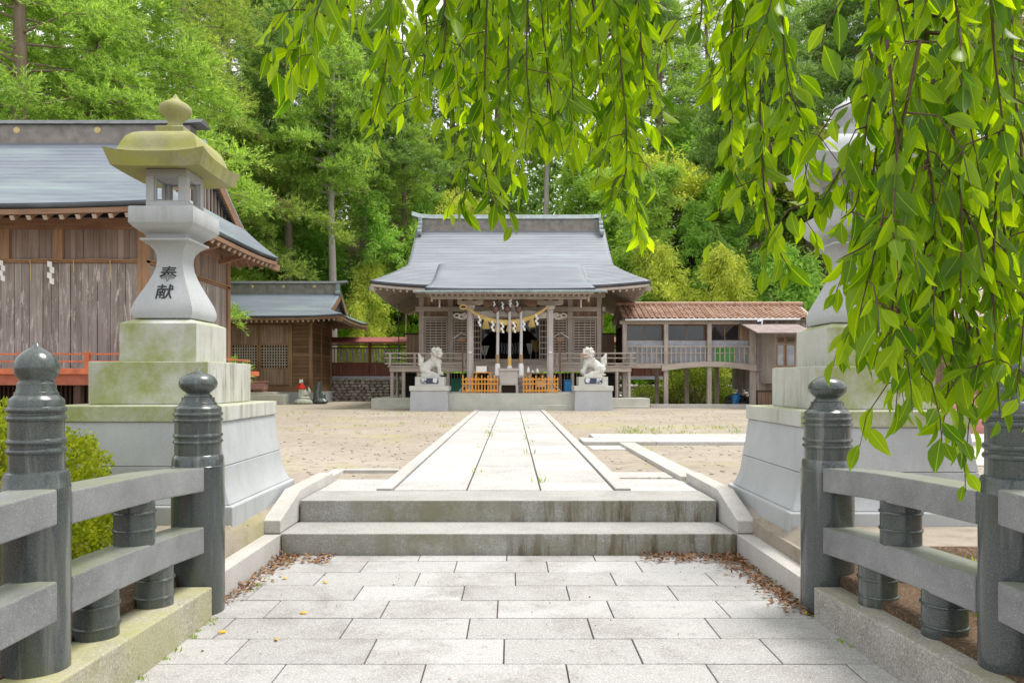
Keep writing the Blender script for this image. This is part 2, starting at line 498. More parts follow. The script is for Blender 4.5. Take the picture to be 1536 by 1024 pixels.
m_greenp = plain("green plastic", (.03, .22, .14), .5, .1)
m_rope = plain("brown rope", (.38, .25, .14), .9, .3, 40)
m_metal = plain("dark iron", (.06, .06, .06), .5, .2, metal=.5)
m_pipe = plain("white drain pipe", (.72, .74, .74), .4, .1)
m_culm = plain("yellow bamboo culm", (.46, .36, .13), .45, .35, 2)
m_culmg = plain("pale green bamboo culm", (.26, .31, .17), .45, .3, 2)
m_bark = wood("cedar bark", (.22, .155, .115), (.34, .26, .21), 'z', gscale=8)
m_barkp = wood("pale cedar bark", (.36, .31, .29), (.50, .45, .42), 'z', gscale=8)
m_cbark = plain("cherry bark", (.10, .055, .035), .7, .4, 30)

m_cedar = leafmat("cedar needles", (.13, .26, .045), (.62, .80, .20), .32, tcol=(1.7, 1.7, .7))
m_cedard = leafmat("dark cedar needles", (.07, .17, .05), (.44, .60, .18), .28, tcol=(1.6, 1.6, .7))
m_cedary = leafmat("olive cedar needles", (.16, .26, .05), (.62, .74, .21), .32, tcol=(1.7, 1.7, .7), spot=(.42, .35, .18))
m_bam = leafmat("bamboo leaves", (.24, .39, .07), (.52, .69, .17), .40, tcol=(1.7, 1.7, .7))
m_bamy = leafmat("yellow bamboo leaves", (.42, .52, .08), (.76, .80, .22), .42, tcol=(1.7, 1.6, .7))
m_bamg = leafmat("fresh green bamboo leaves", (.20, .40, .07), (.48, .68, .18), .40, tcol=(1.7, 1.7, .7))
m_under = leafmat("undergrowth leaves", (.28, .50, .05), (.58, .78, .13), .42, tcol=(1.8, 1.8, .5))
m_shrub = leafmat("azalea leaves", (.16, .22, .012), (.40, .45, .04), .38)
m_shrub2 = leafmat("clipped shrub leaves", (.11, .17, .035), (.34, .42, .10), .3)
m_cherry = leafmat("cherry leaves", (.036, .10, .008), (.22, .34, .016), .64, tcol=(3.6, 3.1, .3), rough=.36, vein=True, spec=.35, spot=(.10, .17, .02))
m_dead = leafmat("dead leaves", (.17, .085, .045), (.38, .23, .13), .15, tcol=(1, .8, .5), rough=.7)
m_yleaf = leafmat("yellow leaves", (.75, .50, .06), (.85, .55, .05), .2)
m_grassm = leafmat("grass blades", (.18, .30, .03), (.36, .46, .07), .4)

# sandy courtyard earth
n = N("sandy earth")
a_ = n.noise(n.obj, .45, 6, .62); b_ = n.noise(n.obj, 6, 5, .7); g_ = n.noise(n.obj, 90, 3, .7)
c_ = n.mix(n.ramp(a_, .35, .65), (.43, .375, .31), (.33, .285, .23))
c_ = n.mix(n.ramp(b_, .50, .68, 0, .75), c_, (.23, .185, .135))
c_ = n.mix(n.ramp(g_, .45, .65, 0, .45), c_, (.24, .20, .15))
c_ = n.mix(n.ramp(n.noise(n.map(n.obj, loc=(9, 3, 0)), .6, 4), .55, .66, 0, .45), c_, (.36, .34, .14))
n.bump(n.math('ADD', b_, g_), .6, .02)
m_earth = n.done(c_, .95, spec=.15)
n = N("dark garden soil")
a_ = n.noise(n.obj, 3, 6, .7); g_ = n.noise(n.obj, 45, 4, .75)
c_ = n.mix(n.ramp(a_, .35, .65), (.18, .12, .075), (.10, .065, .04))
c_ = n.mix(n.ramp(g_, .5, .66), c_, (.30, .20, .14))
n.bump(g_, .9, .03)
m_soil = n.done(c_, .95, spec=.15)
n = N("forest floor")
a_ = n.noise(n.obj, .8, 6, .7)
m_hill = n.done(n.mix(n.ramp(a_, .35, .65), (.05, .07, .02), (.10, .075, .04)), .95, spec=.1)
n = N("pavement joint sand")
m_joint = n.done(n.mix(n.noise(n.obj, 30, 3), (.05, .042, .03), (.12, .10, .075)), .95)

# pavers with their own tones
def slabmat(name, c1, c2, stain, fine=110, st=.6):
    n = N(name)
    i = n.island()
    col = n.mix(i, c1, c2)
    s1 = n.noise(n.obj, 1.3, 7, .72, .4)
    col = n.mix(n.ramp(s1, .47, .70, 0, st), col, stain)
    s2 = n.noise(n.map(n.obj, loc=(2, 9, 4)), 11, 5, .75)
    col = n.mix(n.ramp(s2, .55, .72, 0, st * .7), col, mul(stain, .8))
    f = n.noise(n.obj, fine, 2, .6)
    col = n.mix(n.ramp(f, .50, .64, 0, .38), col, (.05, .045, .04))
    f2 = n.noise(n.map(n.obj, loc=(1, 4, 7)), fine * .7, 2, .6)
    col = n.mix(n.ramp(f2, .54, .66, 0, .3), col, (.8, .79, .77))
    n.bump(n.math('ADD', f, s2), .3, .003)
    return n.done(col, .8, spec=.3)
m_slab = slabmat("bridge slabs", (.355, .345, .33), (.435, .425, .41), (.20, .185, .165), st=.8)
m_pslab = slabmat("approach slabs", (.43, .415, .39), (.53, .515, .49), (.30, .28, .25), 60, .6)

# rubble wall stones
n = N("rubble stones")
i = n.island()
c_ = n.mix(i, (.30, .27, .23), (.52, .48, .42)); c_ = n.mix(n.ramp(n.noise(n.obj, 5, 4), .45, .65, 0, .6), c_, (.22, .19, .14))
m_rubble = n.done(c_, .9)

# clay tiles
n = N("brown clay tiles")
i = n.island(); c_ = n.mix(i, (.25, .125, .075), (.44, .27, .185))
c_ = n.mix(n.ramp(n.noise(n.obj, 3, 4), .5, .7, 0, .5), c_, (.42, .36, .30))
m_tile = n.done(c_, .6, spec=.35)

m_ped = stone("white pedestal granite", (.62, .62, .60), (.52, .52, .48), .12, .8, moss=(.46, .46, .32), top=.5, face=.3, fine=60)

m_ridgedk = plain("dark ridge copper", (.13, .135, .14), .45, .3, 5)
m_leanto = plain("faded sheet roof", (.29, .225, .21), .6, .3, 3)
# ------------------------------------------------------------------ ground
PZ = .369                                           # courtyard level above the bridge deck
def hill(x, y):
    """terrain height"""
    h = PZ
    if abs(x) < (2.12 if x < 0 else 2.066) and y < 6.9: return -.35
    if y < 6.6 and False: h = PZ - .10 * min(1, max(0, (6.6 - y) / 1.5))
    if y < 4.9: h = PZ - .10
    if 4.9 <= y < 6.89 and (-2.123 < x < 0 or 0 < x < 2.073): h = .12
    elif 4.9 <= y < 7.0 and abs(x) < 2.17: h = .28 + (PZ - .28) * max(0, min(1, (y - 6.3) / .6))
    s = max(0.0, y - (43.5 - .06 * abs(x + 2)))
    h += min(15.0, s * .62) + (1.2 * mnoise.noise(Vector((x * .08, y * .08, 0))) if s > 4 else 0)
    if s > 24: h += (s - 24) * .05
    sx = max(0.0, -x - 17); h += min(6, sx * .25) * min(1, max(0, (y - 18) / 10))
    return h
xs = sorted(set([-220, -150, -100, -80] + [-64 + 4 * i for i in range(33)] + [80, 100, 150, 220, -2.40, -2.20, -2.13, -2.121, -2.11, 2.05, 2.07, 2.076, 2.11, 2.20, 2.40, -3, -6, 3, 6]))
ys = sorted(set([-40, -20, -8, -3, 0, 2, 3.5, 4.8, 5.0, 6, 6.59, 6.87, 6.89, 8, 10, 14, 20, 26, 32, 38, 41] + [43 + 2.5 * i for i in range(20)] + [100, 130, 180, 260]))
def sheet(name, x0, x1, mat, cut=lambda x, y: True):
    V = {}; mb = MB()
    for j in range(len(ys) - 1):
        for i in range(len(xs) - 1):
            cxm, cym = (xs[i] + xs[i + 1]) / 2, (ys[j] + ys[j + 1]) / 2
            if not cut(cxm, cym): continue
            q = []
            for a, b in ((i, j), (i + 1, j), (i + 1, j + 1), (i, j + 1)):
                if (a, b) not in V:
                    V[(a, b)] = len(mb.v); mb.v.append((xs[a], ys[b], hill(xs[a], ys[b])))
                q.append(V[(a, b)])
            mb.f.append(tuple(q)); mb.uv.append(None)
    return tag(mb.build(name, mat, smooth=True), kind='structure')
sheet("courtyard_ground", 0, 0, m_earth, lambda x, y: (y > 5 and (x < -2.12 or x > 2.072) or y > 6.89) and y < 43)
sheet("hillside", 0, 0, m_hill, lambda x, y: y > 43)
sheet("garden_soil", 0, 0, m_soil, lambda x, y: y < 5 or (y < 6.89 and -2.12 < x < 2.072))

# ------------------------------------------------------------------ bridge deck: slabs laid in rows
mb = MB(); mb.box(-1.98, 1.98, -4, 6.3, -.3, -.012)
tag(mb.build("bridge_bed", m_joint), kind='structure')
mb = MB(); y = 6.292; r = 0
rows = [.20, .36, .37, .36, .37, .37, .38]
while y > -3.5:
    h = rows[r] if r < len(rows) else .375
    off = (-.31, .02, -.24, .13, -.36, .21)[r % 6]; x = -1.975 - .72 + (off % .74)
    while x < 1.975:
        a, b = max(-1.975, x), min(1.975, x + .74)
        if b - a > .03:
            dz = random.uniform(-.0015, .0015)
            mb.box(a + .004, b - .004, y - h + .004, y - .004, -.06, dz)
        x += .74
    y -= h; r += 1
tag(mb.build("bridge_deck", m_slab, bevel=.004), kind='structure')

# ------------------------------------------------------------------ steps up from the bridge
def lone(mb, name, mat, label, cat, group=None, at=None, **k):
    o = mb.build(name, mat, **k)
    if at is None:
        xs_ = [v[0] for v in mb.v]; ys_ = [v[1] for v in mb.v]; zs_ = [v[2] for v in mb.v]
        at = ((min(xs_) + max(xs_)) / 2, (min(ys_) + max(ys_)) / 2, min(zs_))
    centre(o, at)
    return tag(o, label, cat, group)
mb = MB().box(-1.982, 1.925, 6.30, 6.83, -.25, .183)
lone(mb, "stone_step", m_step, "lower granite step with brown runoff stains at the end of the bridge paving", "step", bevel=.008)
mb = MB().box(-1.975, 1.905, 6.834, 7.44, -.2, PZ + .012)
lone(mb, "stone_step", m_step, "upper granite step with green algae on its riser, edging the landing", "step", bevel=.008)
# landing slabs beside the approach
mb = MB()
for a, b in ((-1.975, -1.385), (1.215, 1.905)):
    mb.box(a, b, 7.45, 8.35, PZ - .1, PZ + .004)
tag(mb.build("landing_paving", m_pslab, bevel=.004), kind='structure')

# approach path
mb = MB(); mb.box(-1.37, 1.2, 7.445, 27.5, PZ - .1, PZ + .004)
tag(mb.build("path_bed", m_joint), kind='structure')
mb = MB()
for k in range(3):
    x0 = -1.213 + .752 * k; y = 7.447 if k != 1 else 7.447
    first = (.62, .95, .62)[k]
    while y < 27.5:
        L = first if first else random.uniform(1.05, 1.35); first = 0
        y1 = min(27.5, y + L)
        mb.box(x0 + .009, x0 + .743, y + .004, y1 - .004, PZ - .05, PZ + .014 + random.uniform(-.002, .002)); y = y1
tag(mb.build("approach_path", m_pslab, bevel=.004), kind='structure')
mb = MB()
for x0, x1 in ((-1.378, -1.222), (1.052, 1.208)):
    y = 7.95 if x0 < 0 else 7.95
    y = 7.447
    while y < 27.5:
        y1 = min(27.5, y + random.uniform(1.3, 1.6)); mb.box(x0, x1, y + .003, y1 - .003, PZ - .05, PZ + .034); y = y1
tag(mb.build("path_kerb", m_path, bevel=.006), kind='structure')

# cross path to the right and its kerb strip
mb = MB(); y0 = 12.75
x = 1.24
while x < 14:
    x1 = x + random.uniform(1.2, 1.7)
    mb.box(x + .004, x1 - .004, y0, y0 + .92, PZ - .1, PZ + .062)
    mb.box(x + .3, x1 + .29, y0 + .93, y0 + 1.9, PZ - .1, PZ + .060); x = x1
tag(mb.build("side_path", m_pslab, bevel=.006), kind='structure')
def strip(name, p, q, w, z0, z1, mat, segs=1):
    mb = MB(); p, q = Vector(p), Vector(q)
    for i in range(segs):
        a = p.lerp(q, i / segs); b = p.lerp(q, (i + 1) / segs); b = b - (b - a).normalized() * .006
        mb.beam((a.x, a.y, (z0 + z1) / 2), (b.x, b.y, (z0 + z1) / 2), w, z1 - z0)
    return mb
mb = strip("k", (1.99, 12.7, 0), (2.02, 8.2, 0), .26, PZ - .1, PZ + .055, m_curb, 4)
tag(mb.build("drain_kerb", m_curb, bevel=.006), kind='structure')
mb = strip("k", (-2.05, 9.0, 0), (-1.38, 9.0, 0), .14, PZ - .1, PZ + .04, m_curb, 1)
mb.add(*((lambda m: (m.v, m.f))(strip("k", (-2.12, 8.1, 0), (-2.12, 9.07, 0), .14, PZ - .1, PZ + .04, m_curb, 1))))
tag(mb.build("landing_kerb", m_curb, bevel=.006), kind='structure')
mb = MB().box(1.22, 1.86, 8.45, 8.95, PZ - .08, PZ + .012)
mb.box(1.3, 1.95, 11.9, 12.6, PZ - .08, PZ + .012)
tag(mb.build("stray_paving", m_pslab, bevel=.004), kind='structure')

# low kerbs either side of the bridge end, and wing walls beside the steps
for sgn, side in ((-1, "left"), (1, "right")):
    xi = -1.99 if sgn < 0 else 1.935
    mb = MB().box(xi, xi + sgn * .14, 4.75, 6.295, -.3, .178)
    lone(mb, "kerb_stone", m_curb, f"long low granite kerb between the {side} bridge rail and the steps", "kerb", bevel=.006)
    prof = [(6.30, -.2), (6.30, .30), (6.98, .475), (8.15, .475), (8.15, -.2)] if True else None
    mb = MB(); x0, x1 = xi, xi + sgn * .155
    prof = [(6.30, .184), (6.30, .295), (6.92, .475), (8.15, .475), (8.15, .184)]
    mb.prism(prof, 'x', min(x0, x1), max(x0, x1))
    mb.box(min(x0, x1), max(x0, x1), 6.302, 8.14, -.3, .18)
    lone(mb, "wing_wall", m_curb, f"sloping granite wing wall closing the {side} side of the two steps", "wing wall", bevel=.008)

# ------------------------------------------------------------------ bridge railings
def onion_far(r, z0):        # squat onion finial
    return [(r * .70, z0), (r * .72, z0 + .012), (r * .64, z0 + .03), (r * .60, z0 + .045), (r * .80, z0 + .075), (r * .96, z0 + .11), (r * 1.0, z0 + .145),
            (r * .96, z0 + .18), (r * .84, z0 + .215), (r * .62, z0 + .243), (r * .36, z0 + .262), (r * .16, z0 + .276), (r * .05, z0 + .30), (.002, z0 + .306)]
def onion_near(r, z0):       # taller pointed one
    return [(r * .84, z0), (r * .80, z0 + .010), (r * .74, z0 + .022), (r * .80, z0 + .038), (r * .94, z0 + .065), (r * 1.0, z0 + .10), (r * .97, z0 + .135), (r * .86, z0 + .168),
            (r * .68, z0 + .197), (r * .42, z0 + .222), (r * .20, z0 + .240), (r * .08, z0 + .262), (.002, z0 + .272)]
def post(x, y, R0, ztop, near, label, base=-.3):
    """turned dark granite post with collars under an onion finial"""
    t = root("railing_post", label, "railing post", (x, y, 0), "dark granite posts of the bridge railings")
    rn = R0 * (.81 if near else .88)
    fk = .67 if near else .61
    zf = ztop - (.272 if near else .306) * fk
    zs = zf - .37                                    # top of the shaft
    mb = MB().lathe(x, y, [(R0, base), (R0, zs - .085), (R0 * 1.005, zs - .08), (R0 * 1.005, zs - .072), (R0 * .985, zs - .068), (R0 * .97, zs - .03), (R0 * .93, zs - .008), (rn, zs)], 48)
    mb.build("shaft", m_post, t, smooth=True)
    def ring(z): return [(rn, z - .013), (rn + .007, z - .009), (rn + .010, z), (rn + .007, z + .009), (rn, z + .013)]
    p = [(rn, zs - .002)]
    for zz in (zs + .085, zs + .125, zs + .225, zs + .262): p += ring(zz)
    p += [(rn, zs + .300), (rn * .97, zs + .306), (rn * .80, zs + .322), (rn * .78, zs + .336), (rn * .74, zs + .338), (rn * .70, zs + .352), (rn * .70, zs + .371)]
    MB().lathe(x, y, p, 48).build("collar", m_post, t, smooth=True, angle=30)
    prof = [(a_, zf + (b_ - zf) * fk) for a_, b_ in (onion_near(rn * .83, zf) if near else onion_far(rn * .83, zf))]
    MB().lathe(x, y, prof, 40).build("finial", m_post, t, smooth=True, angle=70)
    return t
post(-2.045, 4.78, .163, 1.575, False, "round dark granite post ending the left railing beside the steps, squat onion finial")
post(-2.055, 3.17, .130, 1.665, True, "tall dark granite post nearest the viewer on the left, pointed onion finial")
post(2.055, 4.78, .163, 1.545, False, "round dark granite post ending the right railing beside the steps, squat finial")
post(2.165, 3.17, .130, 1.640, True, "dark granite post nearest the viewer on the right, half hidden by cherry leaves")

def rail_bay(s, bay, pts_top, pts_low, xc, label, th=.20):
    """one bay: two curved rails with drum balusters"""
    t = root("railing_bay", label, "railing", (xc(3.9 if bay else 2), 3.9 if bay else 2.0, 0), "granite railings of the bridge")
    for nm, pts, h in (("top_rail", pts_top, .150), ("lower_rail", pts_low, .168)):
        mb = MB(); k = 14; rows = []
        for i in range(k + 1):
            u = i / k; y = pts[0][0] + (pts[-1][0] - pts[0][0]) * u
            for (a, za), (b, zb) in zip(pts, pts[1:]):
                if (a - 1e-6 <= y <= b + 1e-6) or (b - 1e-6 <= y <= a + 1e-6):
                    f = (y - a) / (b - a); f = f; z = za + (zb - za) * f; break
            x = xc(y)
            rows.append([(x - th / 2, y, z - h), (x + th / 2, y, z - h), (x + th / 2, y, z), (x - th / 2, y, z)])
        v = [p for r_ in rows for p in r_]; fs = [(0, 1, 2, 3), tuple(4 * k + j for j in (3, 2, 1, 0))]
        for i in range(k):
            for j in range(4): fs.append((4 * i + j, 4 * (i + 1) + j, 4 * (i + 1) + (j + 1) % 4, 4 * i + (j + 1) % 4))
        mb.add(v, fs); o = mb.build(nm, m_rail, t, bevel=.008)
    return t
def baluster(x, y, z0, z1, r, par):
    p = [(r, z0)]
    for f in (.36, .74):
        z = z0 + (z1 - z0) * f
        p += [(r, z - .008), (r + .006, z - .006), (r + .008, z), (r + .006, z + .006), (r, z + .008)]
    p += [(r, z1)]
    MB().lathe(x, y, p, 36).build("baluster", m_post, par, smooth=True, angle=28)

curveT = [(4.64, .945), (4.1, .985), (3.7, 1.0), (3.26, 1.01)]
curveL = [(4.64, .572), (4.2, .605), (3.7, .625), (3.26, .632)]
for s, nm in ((-1, "left"), (1, "right")):
    fx = (lambda y: -2.045 - .01 * (4.78 - y) / 1.6) if s < 0 else (lambda y: 2.055 + .11 * (4.78 - y) / 1.6)
    t = rail_bay(s, 1, curveT, curveL, fx, f"{nm} granite railing between its two dark posts, two curved rails on drum balusters")
    baluster(fx(3.98), 3.98, .61, .85, .103, t)
    baluster(fx(3.62), 3.62, .20, .47, .103, t)
    baluster(fx(4.20), 4.20, .18, .44, .103, t)
    fx2 = (lambda y: -2.00 - .045 * (3.1 - y)) if s < 0 else (lambda y: 2.13 + .03 * (3.1 - y))
    t = rail_bay(s, 0, [(3.07, 1.045), (2.4, 1.02), (1.6, 1.02), (.8, 1.02)], [(3.07, .66), (2.4, .645), (1.6, .645), (.8, .645)], fx2,
                 f"next {nm} railing bay running out of the picture past the nearest post")
    baluster(fx2(1.9), 1.9, .64, .88, .103, t); baluster(fx2(1.4), 1.4, .24, .49, .103, t)
    # curb under the railing
    mb = MB(); xi0, xi1 = (-1.888, -1.865) if s < 0 else (1.90, 1.955)
    w = .36
    a0 = [(xi0, 4.62), (xi1, 3.0), (xi1 - s * .0, -1.0)]
    v = []; 
    for (xx, yy), zt in zip(a0, (.20, .262, .30)):
        v += [(xx, yy, -.3), (xx, yy, zt), (xx + s * w, yy, zt), (xx + s * w, yy, -.3)]
    fs = []
    for i in range(2):
        for j in range(4):
            q = (4 * i + j, 4 * i + (j + 1) % 4, 4 * (i + 1) + (j + 1) % 4, 4 * (i + 1) + j)
            fs.append(q if s < 0 else tuple(reversed(q)))
    fs += [(3, 2, 1, 0) if s < 0 else (0, 1, 2, 3), (8, 9, 10, 11) if s < 0 else (11, 10, 9, 8)]
    mb.add(v, fs)
    lone(mb, "railing_curb", m_bcurb if s < 0 else m_bcurb2, "yellow green mossy stone curb under the left railing" if s < 0 else "speckled brown granite curb under the right railing", "curb", bevel=.01)

# ------------------------------------------------------------------ stone lanterns
def lantern(cx, cy, zo, label, left):
    t = root("stone_lantern", label, "stone lantern", (cx, cy, PZ), "tall stone lanterns flanking the approach")
    z = lambda v: v + zo
    def face(a0, z0, a1, z1): pass
    MB().sq(cx, cy, [(.822, .10), (.822, z(.51)), (.80, z(.515)), (.0, z(.515))][:3]).build("foot_slab", m_lant, t, bevel=.01)
    # flared body in two courses
    p = []
    for i in range(9):
        u = i / 8; p.append((.714 + (.795 - .714) * (1 - u) ** 2.2 * .9, z(.517 + (.81 - .517) * u)))
    MB().sq(cx, cy, p).build("body_course", m_lant, t, smooth=True, angle=40, bevel=.006)
    MB().sq(cx, cy, [(.7125, z(.814)), (.69, z(.95)), (.668, z(1.163))]).build("body_course", m_lant, t, smooth=True, angle=40, bevel=.006)
    MB().sq(cx, cy, [(.685, z(1.165)), (.685, z(1.297))]).build("cap_slab", m_lmoss, t, bevel=.01)
    MB().sq(cx, cy, [(.495, z(1.299)), (.495, z(1.655))]).build("tier_block", m_lmoss, t, bevel=.008)
    MB().sq(cx, cy, [(.327, z(1.657)), (.327, z(1.985)), (.26, z(2.015)), (.25, z(2.02))]).build("tier_block", m_lmoss, t, bevel=.006)
    prof = [(.20, 2.018), (.248, 2.035), (.262, 2.075), (.262, 2.11), (.246, 2.17), (.222, 2.225), (.192, 2.29), (.163, 2.355), (.138, 2.42), (.120, 2.48), (.112, 2.54),
            (.114, 2.59), (.128, 2.635), (.155, 2.672), (.190, 2.70), (.212, 2.712), (.214, 2.728), (.17, 2.74)]
    MB().sq(cx, cy, [(a, z(b)) for a, b in prof]).build("shaft", m_lant, t, smooth=True, angle=50)
    prof = [(.172, 2.741), (.178, 2.757), (.195, 2.775), (.225, 2.795), (.255, 2.822), (.275, 2.848), (.279, 2.852), (.279, 2.985), (.272, 2.992)]
    MB().sq(cx, cy, [(a, z(b)) for a, b in prof]).build("platform", m_lant, t, smooth=True, angle=50)
    # fire box with four openings
    mb = MB(); s_ = .178; a, b = z(2.994), z(3.335); w = .07
    for sx in (-1, 1):
        for sy in (-1, 1): mb.box(cx + sx * s_, cx + sx * (s_ - w), cy + sy * s_, cy + sy * (s_ - w), a + .06, b - .06)
    mb.box(cx - s_, cx + s_, cy - s_, cy + s_, a, a + .06); mb.box(cx - s_, cx + s_, cy - s_, cy + s_, b - .06, b)
    fb = mb.build("fire_box", m_lant, t, bevel=.004)
    mb = MB(); fi = .012
    for ang in range(4):
        m2 = MB(); q = s_ - w; y0 = cy - s_ + .018
        m2.box(cx - q, cx - q + fi, y0, y0 + .02, a + .06, b - .06); m2.box(cx + q - fi, cx + q, y0, y0 + .02, a + .06, b - .06)
        m2.box(cx - q + fi, cx + q - fi, y0, y0 + .02, a + .06, a + .06 + fi); m2.box(cx - q + fi, cx + q - fi, y0, y0 + .02, b - .06 - fi, b - .06)
        m2.rotz(ang * math.pi / 2, (cx, cy)); mb.add(m2.v, m2.f)
    mb.build("window_frame", m_lant, fb)
    # roof: underside, upturned lip, domed top
    def ringpts(hw, zz, lift, k=8, bow=0.0):
        pts = []
        for side in range(4):
            for i in range(k):
                u = -1 + 2 * i / k
                px_, py_ = u * hw, -hw * (1 - bow * (1 - u * u))
                zz_ = zz + lift * abs(u) ** 3
                c_, s__ = math.cos(side * math.pi / 2), math.sin(side * math.pi / 2)
                pts.append((cx + px_ * c_ - py_ * s__, cy + px_ * s__ + py_ * c_, z(zz_)))
        return pts
    rings = [ringpts(.175, 3.338, 0), ringpts(.24, 3.334, 0), ringpts(.366, 3.306, .006), ringpts(.378, 3.304, .010), ringpts(.400, 3.362, .016, bow=.012),
             ringpts(.424, 3.420, .034, bow=.03), ringpts(.392, 3.424, .022, bow=.02), ringpts(.360, 3.434, .012), ringpts(.345, 3.452, .006), ringpts(.332, 3.485, .003), ringpts(.318, 3.535, 0), ringpts(.294, 3.585, 0),
             ringpts(.250, 3.630, 0), ringpts(.185, 3.660, 0), ringpts(.12, 3.674, 0), ringpts(.09, 3.675, 0)]
    mb = MB(); k = len(rings[0]); v = [p for r_ in rings for p in r_]; fs = []
    for i in range(len(rings) - 1):
        for j in range(k): fs.append((i * k + j, i * k + (j + 1) % k, (i + 1) * k + (j + 1) % k, (i + 1) * k + j))
    fs.append(tuple(reversed(range(k)))); fs.append(tuple((len(rings) - 1) * k + j for j in range(k)))
    mb.add(v, fs); mb.build("lantern_roof", m_lroof if left else m_lant, t, smooth=True, angle=26)
    MB().sq(cx, cy, [(.125, z(3.665)), (.125, z(3.725)), (.11, z(3.735))]).build("finial_base", m_lroof if left else m_lant, t, bevel=.006)
    MB().lathe(cx, cy, [(.085, z(3.735)), (.088, z(3.75)), (.062, z(3.772)), (.060, z(3.795)), (.085, z(3.83)), (.122, z(3.865)), (.138, z(3.90)), (.132, z(3.935)), (.105, z(3.96)), (.06, z(3.985)), (.03, z(4.01)), (.012, z(4.04)), (.002, z(4.052))], 32
               ).build("finial", m_lroof if left else m_lant, t, smooth=True, angle=70)
    # 奉 献 cut and inked on the front of the shaft (the face leans back, so each letter leans with it)
    def hw_at(zz):
        for (a1, z1), (a2, z2) in zip(pr2, pr2[1:]):
            if z1 <= zz <= z2: return a1 + (a2 - a1) * (zz - z1) / (z2 - z1)
    pr2 = [(.262, 2.11), (.246, 2.17), (.222, 2.225), (.192, 2.29), (.163, 2.355), (.138, 2.42), (.120, 2.48), (.112, 2.54)]
    for ch, zz in (("\u5949", 2.42), ("\u732e", 2.255)):
        o1, o2 = hw_at(zz - .05), hw_at(zz + .05)
        lean = math.atan2(o1 - o2, .1)
        text("lettering", ch, .155, m_ink, (cx + .0, cy - (o1 + o2) / 2 - .002, z(zz)), (R(90) - lean, 0, 0), t, .004, .0006)
    return t
lantern(-3.005, 6.55, 0, "mossy stone lantern on the left of the steps, yellow green roof, characters on its shaft", True)
lantern(2.975, 6.50, -.04, "pale stone lantern on the right of the steps, half hidden by hanging cherry leaves", False)
